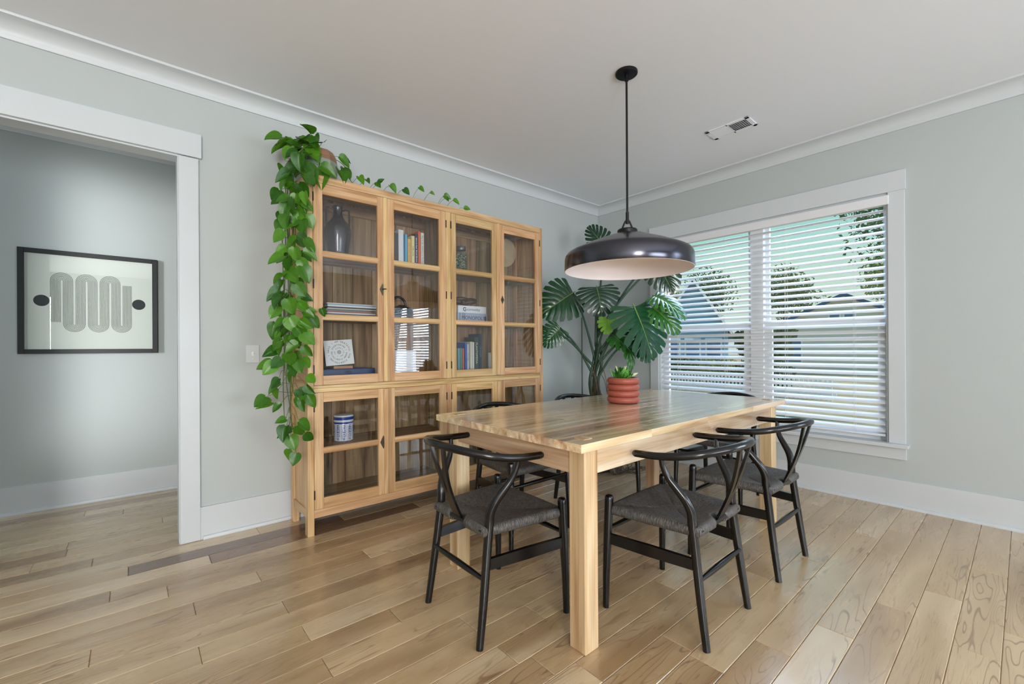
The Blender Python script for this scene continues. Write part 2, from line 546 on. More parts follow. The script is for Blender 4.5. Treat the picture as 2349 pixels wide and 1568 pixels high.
class MB:
    def __init__(s):
        s.v = []
        s.f = []
        s.mi = []

    def add(s, verts, faces, mi=0):
        n = len(s.v)
        s.v += [tuple(q) for q in verts]
        s.f += [tuple(i + n for i in q) for q in faces]
        s.mi += [mi] * len(faces)
        return s

    def box(s, x0, x1, y0, y1, z0, z1, c=0.0, mi=0):
        if x0 > x1: x0, x1 = x1, x0
        if y0 > y1: y0, y1 = y1, y0
        if z0 > z1: z0, z1 = z1, z0
        if c <= 0:
            v = [(x, y, z) for z in (z0, z1) for y in (y0, y1) for x in (x0, x1)]
            f = [(0, 2, 3, 1), (4, 5, 7, 6), (0, 1, 5, 4), (2, 6, 7, 3), (0, 4, 6, 2), (1, 3, 7, 5)]
            return s.add(v, f, mi)
        c = min(c, (x1 - x0) * .45, (y1 - y0) * .45, (z1 - z0) * .45)
        bm = bmesh.new()
        vs = [bm.verts.new(q) for q in [(x, y, z) for z in (z0, z1) for y in (y0, y1) for x in (x0, x1)]]
        for q in [(0, 2, 3, 1), (4, 5, 7, 6), (0, 1, 5, 4), (2, 6, 7, 3), (0, 4, 6, 2), (1, 3, 7, 5)]:
            bm.faces.new([vs[i] for i in q])
        bmesh.ops.bevel(bm, geom=bm.edges[:], offset=c, segments=1, affect='EDGES', clamp_overlap=True)
        bm.verts.index_update()
        s.add([q.co[:] for q in bm.verts], [[w.index for w in q.verts] for q in bm.faces], mi)
        bm.free()
        return s

    def tube(s, pts, rad, n=10, cap=True, mi=0, flat=None):
        pts = [Vector(q) for q in pts]
        k = len(pts)
        if not hasattr(rad, '__len__'):
            rad = [rad] * k
        tang = []
        for i in range(k):
            a = pts[max(0, i - 1)]
            b = pts[min(k - 1, i + 1)]
            d = b - a
            tang.append(d.normalized() if d.length > 1e-9 else Vector((0, 0, 1)))
        ref = Vector((0, 0, 1)) if abs(tang[0].z) < 0.9 else Vector((1, 0, 0))
        nrm = (ref - tang[0] * ref.dot(tang[0])).normalized()
        vs = []
        for i in range(k):
            nrm = (nrm - tang[i] * nrm.dot(tang[i]))
            nrm = nrm.normalized() if nrm.length > 1e-6 else Vector((1, 0, 0))
            bn = tang[i].cross(nrm)
            fa, fb = (1, 1) if flat is None else (flat[i] if isinstance(flat, list) else flat)
            for j in range(n):
                an = 2 * PI * j / n
                vs.append(pts[i] + (nrm * (math.cos(an) * fa) + bn * (math.sin(an) * fb)) * rad[i])
        fs = []
        for i in range(k - 1):
            for j in range(n):
                fs.append((i * n + j, i * n + (j + 1) % n, (i + 1) * n + (j + 1) % n, (i + 1) * n + j))
        if cap:
            fs.append(tuple(reversed(range(n))))
            fs.append(tuple((k - 1) * n + j for j in range(n)))
        return s.add(vs, fs, mi)

    def lathe(s, prof, n=32, center=(0, 0, 0), mi=0, capb=True, capt=True, sx=1, sy=1):
        cx, cy, cz = center
        vs = []
        for r, z in prof:
            for j in range(n):
                a = 2 * PI * j / n
                vs.append((cx + r * math.cos(a) * sx, cy + r * math.sin(a) * sy, cz + z))
        fs = []
        k = len(prof)
        for i in range(k - 1):
            for j in range(n):
                fs.append((i * n + j, i * n + (j + 1) % n, (i + 1) * n + (j + 1) % n, (i + 1) * n + j))
        if capb:
            fs.append(tuple(reversed(range(n))))
        if capt:
            fs.append(tuple((k - 1) * n + j for j in range(n)))
        return s.add(vs, fs, mi)

    def prism(s, poly, axis, a0, a1, mi=0):
        """polygon in the two other axes extruded along axis from a0 to a1"""
        n = len(poly)

        def mk(p, a):
            q = [p[0], p[1]]
            q.insert(axis, a)
            return tuple(q)
        vs = [mk(p, a0) for p in poly] + [mk(p, a1) for p in poly]
        fs = [tuple(range(n)), tuple(reversed(range(n, 2 * n)))]
        for i in range(n):
            j = (i + 1) % n
            fs.append((i, i + n, j + n, j))
        return s.add(vs, fs, mi)

    def mesh(s, name, mats, smooth=False, normals=True):
        me = bpy.data.meshes.new(name)
        me.from_pydata(s.v, [], s.f)
        if not isinstance(mats, (list, tuple)):
            mats = [mats]
        for m in mats:
            me.materials.append(m)
        if len(mats) > 1:
            me.polygons.foreach_set('material_index', s.mi)
        if normals:
            bm = bmesh.new()
            bm.from_mesh(me)
            bmesh.ops.recalc_face_normals(bm, faces=bm.faces[:])
            bm.to_mesh(me)
            bm.free()
        if smooth:
            me.polygons.foreach_set('use_smooth', [True] * len(me.polygons))
            if smooth is not True:
                me.set_sharp_from_angle(angle=R(smooth))
        me.update()
        return me

    def obj(s, name, mats, parent=None, smooth=False, label=None, normals=True):
        o = bpy.data.objects.new(name, s.mesh(name, mats, smooth, normals))
        C.objects.link(o)
        if parent is not None:
            o.parent = parent
        if label:
            o['label'] = label
        return o


def thing(name, label, cat, loc=(0, 0, 0), rz=0.0, group=None):
    o = bpy.data.objects.new(name, None)
    C.objects.link(o)
    o.empty_display_size = 0.1
    o.location = loc
    o.rotation_euler = (0, 0, rz)
    tag(o, label, cat, group)
    return o


def tag(o, label, cat, group=None):
    o['label'] = label
    o['category'] = cat
    if group:
        o['group'] = group
    return o


def struct(o):
    o['kind'] = 'structure'
    return o


def stuff(o):
    o['kind'] = 'stuff'
    return o


def box_obj(name, b, mat, parent=None, c=0.0, smooth=False, label=None):
    return MB().box(*b, c=c).obj(name, mat, parent, smooth, label)


def dup(root, loc, rz, label):
    r = root.copy()
    C.objects.link(r)
    r.location = loc
    r.rotation_euler = (0, 0, rz)
    r['label'] = label
    for ch in list(root.children):
        c = ch.copy()
        C.objects.link(c)
        c.parent = r
        for g in list(ch.children):
            d = g.copy()
            C.objects.link(d)
            d.parent = c
    return r


def text_mb(items, depth=0.0004):
    """items: (string, size, matrix) -> one mesh builder of flat lettering"""
    mb = MB()
    for body, size, mat in items:
        cu = bpy.data.curves.new('txt', 'FONT')
        cu.body = body
        cu.size = size
        cu.align_x = 'CENTER'
        cu.align_y = 'CENTER'
        cu.extrude = depth
        cu.resolution_u = 2
        o = bpy.data.objects.new('txt', cu)
        C.objects.link(o)
        me = bpy.data.meshes.new_from_object(o)
        mb.add([mat @ v.co for v in me.vertices], [tuple(p.vertices) for p in me.polygons])
        bpy.data.objects.remove(o)
        bpy.data.meshes.remove(me)
        bpy.data.curves.remove(cu)
    return mb


def frame_m(o, xdir, ydir):
    x = Vector(xdir).normalized()
    y = Vector(ydir)
    y = (y - x * y.dot(x)).normalized()
    z = x.cross(y)
    return Matrix(((x.x, y.x, z.x, o[0]), (x.y, y.y, z.y, o[1]), (x.z, y.z, z.z, o[2]), (0, 0, 0, 1)))


def spline(pts, n):
    """Catmull-Rom through pts, n samples per span"""
    P = [Vector(p) for p in pts]
    out = []
    for i in range(len(P) - 1):
        p0 = P[i - 1] if i else P[0] * 2 - P[1]
        p1, p2 = P[i], P[i + 1]
        p3 = P[i + 2] if i + 2 < len(P) else P[-1] * 2 - P[-2]
        for k in range(n):
            t = k / n
            out.append(0.5 * ((2 * p1) + (p2 - p0) * t + (2 * p0 - 5 * p1 + 4 * p2 - p3) * t * t + (3 * p1 - p0 - 3 * p2 + p3) * t ** 3))
    out.append(P[-1])
    return out


def lerp_list(vals, n):
    out = []
    for i in range(len(vals) - 1):
        for k in range(n):
            out.append(vals[i] + (vals[i + 1] - vals[i]) * k / n)
    out.append(vals[-1])
    return out

# ------------------------------------------------------------------ room shell
CZ = 2.755          # ceiling height
HY = 1.349          # far wall of the hall
DX0, DX1, DZ = -4.72, -3.898, 2.293     # doorway
BACK, LEFT = -7.1, -7.6

b = MB()
b.box(DX1, 0.14, 0, 0.10, 0, CZ)
b.box(DX0, DX1, 0, 0.10, DZ, CZ)
b.box(LEFT, DX0, 0, 0.10, 0, CZ)
struct(b.obj('wall_left', M['wall']))
WY0, WY1, WZ0, WZ1 = -2.603, -0.784, 0.449, 2.235
VY0, VY1 = -6.50, -4.68
b = MB()
b.box(0, 0.14, WY1, 0, 0, CZ)
b.box(0, 0.14, WY0, WY1, 0, WZ0 - 0.026)
b.box(0, 0.14, WY0, WY1, WZ1, CZ)
b.box(0, 0.14, VY1, WY0, 0, CZ)
b.box(0, 0.14, VY0, VY1, 0, WZ0 - 0.026)
b.box(0, 0.14, VY0, VY1, WZ1, CZ)
b.box(0, 0.14, BACK, VY0, 0, CZ)
struct(b.obj('wall_right', M['wall']))
struct(box_obj('wall_hall', (LEFT, -2.0, HY, HY + 0.1, 0, CZ), M['wall']))
struct(box_obj('wall_hall_end', (-2.1, -2.0, 0.10, HY, 0, CZ), M['wall']))
struct(box_obj('wall_hall_start', (LEFT - 0.1, LEFT, 0.10, HY, 0, CZ), M['wall']))
struct(box_obj('wall_back', (LEFT, 0.14, BACK - 0.1, BACK, 0, CZ), plain('back_wall_darkened', lin(96, 102, 106), 0.6)))  # unseen wall painted dark to weaken its reflection in the cabinet glass
struct(box_obj('wall_far_left', (LEFT - 0.1, LEFT, BACK, 0.10, 0, CZ), M['wall']))
struct(box_obj('ceiling', (LEFT - 0.1, 0.14, BACK - 0.1, HY + 0.1, CZ, CZ + 0.1), M['ceiling']))

# floor: sub-floor with every plank a part of it
PWD = 0.126
floor = struct(box_obj('floor', (LEFT, 0.0, BACK, HY, -0.06, -0.004), M['subfloor']))


def plank(x0, x1, y0, y1, mat):
    g, c, zt, zb = 0.0006, 0.0022, 0.0, -0.016
    x0 += g; x1 -= g; y0 += g; y1 -= g
    v = [(x0, y0, zb), (x1, y0, zb), (x1, y1, zb), (x0, y1, zb),
         (x0, y0, zt - c), (x1, y0, zt - c), (x1, y1, zt - c), (x0, y1, zt - c),
         (x0 + c, y0 + c, zt), (x1 - c, y0 + c, zt), (x1 - c, y1 - c, zt), (x0 + c, y1 - c, zt)]
    f = [(8, 9, 10, 11)]
    for i in range(4):
        j = (i + 1) % 4
        f.append((i, j, j + 4, i + 4))
        f.append((i + 4, j + 4, j + 8, i + 8))
    MB().add(v, f).obj('plank', mat, floor, normals=False)


KNOWN = {1: [-4.2], 2: [-3.994], 3: [-3.638], 4: [-3.135], 5: [-4.239], 7: [-3.926], 8: [-3.59], 9: [-3.267], -1: [-4.138, -3.05],
         0: [-3.80, -2.55], -3: [-4.286], -4: [-4.524], -6: [-4.41], 18: [-2.28, -0.767], 19: [-1.987], 20: [-1.61], 14: [-2.182],
         12: [-2.799], 11: [-3.067], 17: [-2.55], 21: [-1.31]}
rnd = random.Random(21)
for k in range(-13, 30):
    y1 = -0.283 - PWD * k
    y0 = y1 - PWD
    if y0 > HY - 0.02:
        continue
    y1 = min(y1, HY)
    hall = y0 > -0.02
    xa, xb = (-5.6, -3.0) if hall else (-5.4, 0.0)
    if k > 20:
        xa = -4.6
    joints = sorted(KNOWN.get(k, []))
    if not joints:
        joints = [rnd.uniform(xa + 0.3, xb - 0.5)]
    js = list(joints)
    x = joints[0]
    while x > xa + 0.5:
        x -= rnd.uniform(0.75, 1.75)
        js.append(x)
    x = joints[-1]
    while x < xb - 0.55:
        x += rnd.uniform(0.75, 1.75)
        js.append(x)
    js = sorted(q for q in js if xa + 0.12 < q < xb - 0.12)
    edges = [xa] + js + [xb]
    for i in range(len(edges) - 1):
        m = M['plank']
        if (k == -1 and abs(edges[i] + 4.138) < .01) or (k == 0 and abs(edges[i] + 3.80) < .01):
            m = M['plank_dark']
        plank(edges[i], edges[i + 1], y0, y1, m)

# skirting boards with shoe mould, and cove moulding
b = MB()
b.box(-3.812, -0.001, -0.015, 0, 0, 0.1935)
b.prism([(-0.015, 0), (-0.031, 0), (-0.031, 0.006), (-0.027, 0.019), (-0.015, 0.022)], 0, -3.80, -0.001)
struct(b.obj('baseboard_left', M['trim']))
b = MB()
b.box(-0.015, 0, -7.0, -0.001, 0, 0.1935)
b.prism([(-0.015, 0), (-0.031, 0), (-0.031, 0.006), (-0.027, 0.019), (-0.015, 0.022)], 1, -7.0, -0.001)
struct(b.obj('baseboard_right', M['trim']))
b = MB()
b.box(LEFT, -2.1, HY - 0.015, HY, 0, 0.1955)
b.prism([(HY - 0.015, 0), (HY - 0.031, 0), (HY - 0.031, 0.006), (HY - 0.027, 0.019), (HY - 0.015, 0.022)], 0, LEFT, -2.1)
struct(b.obj('baseboard_hall', M['trim']))


def cove(sgn, wall):
    """cove profile as (offset from wall, z)"""
    pr = [(0, CZ), (0, 2.664), (0.010, 2.664), (0.014, 2.672)]
    for i in range(1, 8):
        a = i / 8 * PI / 2
        pr.append((0.014 + 0.074 * (1 - math.cos(a)), 2.672 + 0.068 * math.sin(a)))
    pr += [(0.090, 2.742), (0.097, 2.743), (0.100, 2.748), (0.100, CZ)]
    return [(wall - sgn * q[0], q[1]) for q in pr]


struct(MB().prism(cove(1, 0.0), 0, LEFT, -0.0005).obj('trim_1', M['trim'], smooth=35))
struct(MB().prism(cove(1, 0.0), 1, BACK, -0.0005).obj('trim_2', M['trim'], smooth=35))
struct(MB().prism(cove(1, HY), 0, LEFT, -2.1).obj('trim_3', M['trim'], smooth=35))

# doorway: jamb, side casing, head casing
b = MB()
b.box(DX1 - 0.011, -3.812, -0.020, 0, 0, 2.282, c=0.002)
b.box(DX1 - 0.016, DX1, -0.006, 0.106, 0, DZ - 0.016)
b.box(DX0, DX0 + 0.016, -0.006, 0.106, 0, DZ - 0.016)
b.box(DX0, DX1, -0.006, 0.106, DZ - 0.016, DZ)
b.box(DX0 - 0.10, DX0 + 0.011, -0.020, 0, 0, 2.282, c=0.002)
b.box(DX1 - 0.011, -3.812, 0.10, 0.12, 0, 2.282)
struct(b.obj('trim_4', M['trim']))
struct(box_obj('trim_5', (DX0 - 0.115, -3.798, -0.028, 0, 2.286, 2.428), M['trim'], c=0.002))


# ------------------------------------------------------------------ windows with their blinds
def window(idx, y0, y1, detail=True):
    z0, z1 = WZ0, WZ1
    b = MB()
    b.box(-0.020, 0, y1, y1 + 0.094, z0, z1 + 0.002, c=0.002)
    b.box(-0.020, 0, y0 - 0.092, y0, z0, z1 + 0.002, c=0.002)
    # lining of the opening
    b.box(-0.004, 0.125, y1 - 0.012, y1, z0, z1)
    b.box(-0.004, 0.125, y0, y0 + 0.012, z0, z1)
    b.box(-0.004, 0.125, y0 + 0.012, y1 - 0.012, z1 - 0.012, z1)
    w = struct(b.obj('window_%d' % idx, M['trim']))
    box_obj('head_casing', (-0.026, 0, y0 - 0.098, y1 + 0.100, z1, 2.376), M['trim'], w, c=0.002)
    box_obj('window_stool', (-0.066, 0.125, y0 - 0.112, y1 + 0.112, z0 - 0.026, z0), M['trim'], w, c=0.004)
    box_obj('apron', (-0.018, 0, y0 - 0.094, y1 + 0.094, 0.337, z0 - 0.026), M['trim'], w, c=0.002)
    ym = (y0 + y1) / 2 - 0.012
    box_obj('mullion', (0.045, 0.135, ym - 0.055, ym + 0.055, z0, z1), M['vinyl'], w, c=0.003)
    for a, c in ((y0 + 0.012, ym - 0.055), (ym + 0.055, y1 - 0.012)):
        for nm, xs, za, zb in (('lower_sash', 0.062, z0, 1.345), ('upper_sash', 0.095, 1.315, z1 - 0.012)):
            s = MB()
            st = 0.060 if nm == 'lower_sash' else 0.030
            s.box(xs, xs + 0.03, a, a + st, za, zb)
            s.box(xs, xs + 0.03, c - st, c, za, zb)
            s.box(xs, xs + 0.03, a + st, c - st, za, za + (0.06 if nm == 'lower_sash' else 0.035))
            s.box(xs, xs + 0.03, a + st, c - st, zb - 0.035, zb)
            so = s.obj(nm, M['vinyl'], w)
            box_obj('pane', (xs + 0.013, xs + 0.016, a + 0.02, c - 0.02, za + 0.02, zb - 0.02), M['paneclear'], so)
    return w


def blind(y0, y1, label, tilt_deg):
    t = thing('window_blind', label, 'blind', (0.03, (y0 + y1) / 2, 0.47))
    L = (y1 - y0) - 0.044
    h = L / 2
    ox, oz = -0.03, -0.47          # part coordinates are relative to the blind's base

    # valance in front of the head rail, with short returns
    v = MB()
    v.box(ox - 0.034, ox - 0.020, -h - 0.030, h + 0.030, oz + 2.149, oz + 2.216, c=0.004)
    v.box(ox - 0.020, ox + 0.005, -h - 0.012, -h - 0.002, oz + 2.152, oz + 2.213)
    v.box(ox - 0.020, ox + 0.005, h + 0.002, h + 0.012, oz + 2.152, oz + 2.213)
    v.obj('valance', M['blind'], t)
    box_obj('head_rail', (ox + 0.008, ox + 0.056, -h, h, oz + 2.160, oz + 2.210), M['blind'], t)
    # one slat: 50 mm wide, gently crowned, room edge tilted down
    n = 6
    tilt = R(tilt_deg)
    vs, fs = [], []
    for i in range(n + 1):
        u = -0.025 + 0.05 * i / n
        crown = 0.0035 * (1 - (u / 0.025) ** 2)
        xx = u * math.cos(tilt) - crown * math.sin(tilt)
        zz = u * math.sin(tilt) + crown * math.cos(tilt)
        for dz in (0.0, -0.0028):
            vs += [(xx, -h, zz + dz), (xx, h, zz + dz)]
    for i in range(n):
        a, c = i * 4, i * 4 + 4
        fs += [(a, c, c + 1, a + 1), (a + 2, a + 3, c + 3, c + 2), (a, a + 2, c + 2, c), (a + 1, c + 1, c + 3, a + 3)]
    fs += [(0, 1, 3, 2), (n * 4, n * 4 + 2, n * 4 + 3, n * 4 + 1)]
    sm = MB().add(vs, fs).mesh('slat', M['blind'], smooth=40)
    z = 0.530
    while z < 2.140:
        o = bpy.data.objects.new('slat', sm)
        C.objects.link(o)
        o.parent = t
        o.location = (0.0, 0.0, oz + z)
        z += 0.0513
    box_obj('bottom_rail', (-0.026, 0.026, -h, h, oz + 0.484, oz + 0.502), M['blind'], t, c=0.003)
    for f in (-0.80, -0.28, 0.28, 0.80):
        c = MB()
        for dx in (-0.0245, 0.0245):
            c.tube([(dx, f * h, oz + 0.49), (dx, f * h, oz + 2.165)], 0.0009, 5)
        c.tube([(0.0, f * h + 0.012, oz + 0.49), (0.0, f * h + 0.012, oz + 2.165)], 0.0009, 5)
        c.obj('ladder_cord', M['cordwhite'], t)
    return t


window(1, WY0, WY1)
bl1 = blind(WY0, WY1, 'white slatted window blind covering the wide window, slats tilted half open', 33)
w = MB().tube([(-0.062, 0.82, 1.70), (-0.064, 0.82, 0.98)], 0.0045, 8).obj('tilt_wand', M['vinyl'], bl1)
window(2, VY0, VY1)
blind(VY0, VY1, 'white slatted blind of the second window, mirrored in the cabinet glass', 47)

# ------------------------------------------------------------------ dining table
TX0, TX1, TY0, TY1, TZ = -2.907, -0.877, -2.215, -1.225, 0.7945
TBZ = 0.763
LW = 0.0776
tab = thing('dining_table', 'large pale teak dining table with square legs, ringed by black chairs', 'table', ((TX0 + TX1) / 2, (TY0 + TY1) / 2, 0))
tox, toy = (TX0 + TX1) / 2, (TY0 + TY1) / 2


def tbox(name, bx, mat, parent, c=0.0015):
    return MB().box(bx[0] - tox, bx[1] - tox, bx[2] - toy, bx[3] - toy, bx[4], bx[5], c=c).obj(name, mat, parent)


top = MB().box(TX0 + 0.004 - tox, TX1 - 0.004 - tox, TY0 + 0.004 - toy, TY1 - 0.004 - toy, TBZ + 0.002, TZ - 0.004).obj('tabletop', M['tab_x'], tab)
LXa, LXb = -2.850, -0.877 - 0.0566 - LW
LYa, LYb = -2.1807, -1.3367
rt = random.Random(4)
ys = [TY0]
while ys[-1] < TY1 - 0.11:
    ys.append(ys[-1] + rt.uniform(0.062, 0.092))
ys.append(TY1)
for i in range(len(ys) - 1):
    cuts = [TX0]
    x = TX0 + rt.uniform(0.35, 0.95)
    while x < TX1 - 0.25:
        cuts.append(x)
        x += rt.uniform(0.45, 0.95)
    cuts.append(TX1)
    for j in range(len(cuts) - 1):
        tbox('board', (cuts[j], cuts[j + 1], ys[i], ys[i + 1], TBZ, TZ - rt.uniform(0, 0.0003)), M['tab_x'], top, c=0.0007)
for lx in (LXa, LXb):
    for ly in (LYa, LYb):
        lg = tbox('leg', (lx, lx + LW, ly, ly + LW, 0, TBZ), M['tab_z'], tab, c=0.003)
        sx_ = 0.014
        tbox('tenon_end', (lx + sx_, lx + LW - sx_, ly + sx_, ly + LW - sx_, TZ - 0.002, TZ + 0.0022), M['tab_y'], lg, c=0.001)
AZ0 = 0.660
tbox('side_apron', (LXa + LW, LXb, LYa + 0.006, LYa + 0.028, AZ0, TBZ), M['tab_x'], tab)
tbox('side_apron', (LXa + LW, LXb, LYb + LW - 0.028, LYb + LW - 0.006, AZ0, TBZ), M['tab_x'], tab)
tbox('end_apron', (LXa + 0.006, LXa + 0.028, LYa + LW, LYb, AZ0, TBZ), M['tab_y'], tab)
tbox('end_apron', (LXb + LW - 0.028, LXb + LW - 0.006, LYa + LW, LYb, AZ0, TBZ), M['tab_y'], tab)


# ------------------------------------------------------------------ wishbone style chairs (front = local +y)
def make_chair(label):
    t = thing('dining_chair', label, 'chair', group='black chairs round the dining table')
    K = M['black']
    for s in (-1, 1):
        p = [(0.243 * s, 0.213, 0), (0.241 * s, 0.211, 0.15), (0.236 * s, 0.205, 0.34), (0.233 * s, 0.201, 0.462), (0.2325 * s, 0.2005, 0.482), (0.232 * s, 0.200, 0.490), (0.232 * s, 0.200, 0.4935), (0.232 * s, 0.200, 0.4945)]
        MB().tube(p, [0.0132, 0.0155, 0.0188, 0.0190, 0.0186, 0.0155, 0.0105, 0.004], 14).obj('leg', K, t, smooth=50)
        q = [(0.203 * s, -0.213, 0), (0.197 * s, -0.190, 0.16), (0.188 * s, -0.164, 0.36), (0.1865 * s, -0.153, 0.45), (0.191 * s, -0.150, 0.50), (0.205 * s, -0.135, 0.545),
             (0.221 * s, -0.106, 0.588), (0.235 * s, -0.079, 0.628), (0.247 * s, -0.064, 0.672), (0.256 * s, -0.060, 0.712)]
        MB().tube(spline(q, 4), lerp_list([0.0142, 0.0165, 0.0178, 0.0185, 0.0182, 0.0172, 0.0156, 0.0135, 0.0112, 0.0095], 4), 14).obj('leg', K, t, smooth=50)
    half = [(0.270, 0.058, 0.7085), (0.2685, 0.02, 0.709), (0.262, -0.05, 0.712), (0.244, -0.125, 0.720), (0.203, -0.197, 0.734), (0.128, -0.254, 0.748), (0.055, -0.279, 0.755)]
    pts = half + [(0, -0.284, 0.757)] + [(-x, y, z) for x, y, z in reversed(half)]
    sp = spline(pts, 6)
    k = len(sp)
    rad = []
    fl = []
    for i in range(k):
        u = abs(i / (k - 1) - 0.5) * 2            # 1 at the tips
        r = 0.0165 - 0.0020 * u
        d = min(i, k - 1 - i)
        r *= [0.35, 0.8, 0.97][d] if d < 3 else 1.0
        rad.append(r)
        fl.append((1.0, 1.0))
    MB().tube(sp, rad, 14).obj('back_rail', K, t, smooth=50)
    # Y splat: centre line y(z), outline in x
    def yz(u):
        z = 0.425 + u * 0.325
        y = -0.172 - 0.108 * u - 0.012 * math.sin(u * PI)
        return y, z
    s = MB()
    nrm = Vector((0, -0.95, 0.31)).normalized() * 0.0065

    def strip(L, Rr):
        vs, fs = [], []
        for (u, xl), (_, xr) in zip(L, Rr):
            y, z = yz(u)
            for x in (xl, xr):
                for sg in (1, -1):
                    vs.append(Vector((x, y, z)) + nrm * sg)
        m = len(L)
        for i in range(m - 1):
            a, c = i * 4, i * 4 + 4
            fs += [(a, a + 2, c + 2, c), (a + 1, c + 1, c + 3, a + 3), (a, c, c + 1, a + 1), (a + 2, a + 3, c + 3, c + 2)]
        fs += [(0, 1, 3, 2), (m * 4 - 4, m * 4 - 2, m * 4 - 1, m * 4 - 3)]
        s.add(vs, fs)
    us = [0, .1, .2, .3, .36]
    wd = [0.030, 0.029, 0.028, 0.0275, 0.0278]
    strip([(u, -w_) for u, w_ in zip(us, wd)], [(u, w_) for u, w_ in zip(us, wd)])
    ub = [.36, .42, .5, .6, .72, .85, 1.0]
    inn = [0.0, 0.0035, 0.0065, 0.0125, 0.021, 0.0305, 0.041]
    out = [0.0278, 0.0290, 0.031, 0.0360, 0.0430, 0.0520, 0.0625]
    strip([(u, i_) for u, i_ in zip(ub, inn)], [(u, o_) for u, o_ in zip(ub, out)])
    strip([(u, -o_) for u, o_ in zip(ub, out)], [(u, -i_) for u, i_ in zip(ub, inn)])
    s.obj('back_splat', K, t)
    # seat rails under the cord and the bare stretch of the rear rail
    MB().tube([(-0.18, -0.176, 0.430), (0.18, -0.176, 0.430)], 0.0115, 12).obj('rear_seat_rail', K, t, smooth=50)
    for sg in (-1, 1):
        st = MB()
        a, c = Vector((0.192 * sg, -0.172, 0.304)), Vector((0.236 * sg, 0.206, 0.304))
        d = (c - a).normalized()
        sd = Vector((d.y, -d.x, 0)) * 0.0085
        pts_ = []
        for p, hh in ((a, 0.021), (a.lerp(c, .5), 0.0235), (c, 0.021)):
            for q in (sd, -sd):
                for z_ in (-hh, hh):
                    pts_.append(p + q + Vector((0, 0, z_)))
        fs = []
        for i in range(2):
            o = i * 4
            fs += [(o, o + 4, o + 5, o + 1), (o + 2, o + 3, o + 7, o + 6), (o, o + 2, o + 6, o + 4), (o + 1, o + 5, o + 7, o + 3)]
        fs += [(0, 1, 3, 2), (8, 10, 11, 9)]
        st.add(pts_, fs)
        st.obj('side_stretcher', K, t)
    MB().tube(spline([(-0.195, -0.186, 0.252), (-0.1, -0.186, 0.252), (0, -0.186, 0.252), (0.1, -0.186, 0.252), (0.195, -0.186, 0.252)], 3), lerp_list([0.008, 0.0115, 0.0128, 0.0115, 0.008], 3), 10).obj('rear_stretcher', K, t, smooth=50)
    MB().tube(spline([(-0.238, 0.205, 0.345), (-0.12, 0.205, 0.345), (0, 0.205, 0.345), (0.12, 0.205, 0.345), (0.238, 0.205, 0.345)], 3), lerp_list([0.008, 0.0115, 0.0128, 0.0115, 0.008], 3), 10).obj('front_stretcher', K, t, smooth=50)
    # woven seat: rings from the centre out to the rolled edge, four woven sectors
    out = []
    cor = [(-0.232, 0.206), (0.232, 0.206), (0.190, -0.180), (-0.190, -0.180)]
    secs = []
    n = 14
    for e_ in range(4):
        a, c = Vector(cor[e_]), Vector(cor[(e_ + 1) % 4])
        for i in range(n):
            f = i / n
            p = a.lerp(c, f)
            bow = math.sin(PI * f)
            if e_ == 0:
                p.y += 0.008 * bow
            if e_ == 2:
                p.y -= 0.003 * bow
                if abs(f - 0.5) < 0.09:
                    p.y += 0.030
            out.append(p)
            secs.append(e_)
    m = len(out)
    ctr = Vector((0, 0.015))
    prof = [(0.04, 0.4285), (0.2, 0.4295), (0.4, 0.4325), (0.6, 0.437), (0.8, 0.4425), (0.92, 0.446), (0.985, 0.4455), (1.02, 0.439), (1.035, 0.428), (1.025, 0.416), (0.985, 0.408), (0.90, 0.411), (0.75, 0.414), (0.4, 0.414), (0.04, 0.414)]
    vs = []
    for kk, z in prof:
        for i, p in enumerate(out):
            f = (i % n) / n
            dg = min(f, 1 - f)
            crease = -0.004 * math.exp(-(dg / 0.05) ** 2) * (1 if 0.1 < kk < 0.95 and z > 0.42 else 0)
            q = ctr + (p - ctr) * kk
            swell = 0.006 * math.sin(PI * f) * max(0, min(1, (kk - .2) * 1.6)) if z > 0.425 else 0
            lift = 0.007 * (1 - math.sin(PI * f)) * max(0, kk - 0.5)
            vs.append((q.x, q.y, z + crease + swell * 0.5 + (lift if z > 0.43 else 0)))
    fs, mi = [], []
    for r_ in range(len(prof) - 1):
        for i in range(m):
            j = (i + 1) % m
            fs.append((r_ * m + i, r_ * m + j, (r_ + 1) * m + j, (r_ + 1) * m + i))
            mi.append(0 if secs[i] in (0, 2) else 1)
    fs.append(tuple(range(m)))
    mi.append(0)
    fs.append(tuple(reversed([(len(prof) - 1) * m + i for i in range(m)])))
    mi.append(0)
    sb = MB()
    sb.v, sb.f, sb.mi = vs, fs, mi
    sb.obj('woven_seat', [M['cord_x'], M['cord_y']], t, smooth=60, label='black woven paper cord seat')
    return t


ch = make_chair('black wishbone-back chair at the near end of the table, back towards the cabinet side')
ch.location = (-2.903, -1.697, 0)
ch.rotation_euler = (0, 0, R(-91.8))
dup(ch, (-2.289, -2.241, 0), R(1.7), 'black wishbone-back chair beside the near right table leg, nearer of two on the long side')
dup(ch, (-1.541, -2.245, 0), R(0.3), 'black wishbone-back chair on the near long side, farther one, next to the sunlit floor')
dup(ch, (-2.26, -1.14, 0), R(180), 'black chair across the table in front of the glass cabinet, rail just above the tabletop')
dup(ch, (-1.50, -1.14, 0), R(176), 'black chair across the table in front of the big split-leaf plant')
dup(ch, (-0.69, -1.70, 0), R(90), 'black chair at the far end of the table, its back to the window')

# ------------------------------------------------------------------ glass-front cabinet
CX0, CX1, CY0, CY1, CH = -3.317, -1.317, -0.414, -0.034, 2.213
cb = thing('display_cabinet', 'tall honey teak display cabinet with eight glazed doors, standing against the grey wall', 'cabinet', (CX0, CY0, 0))


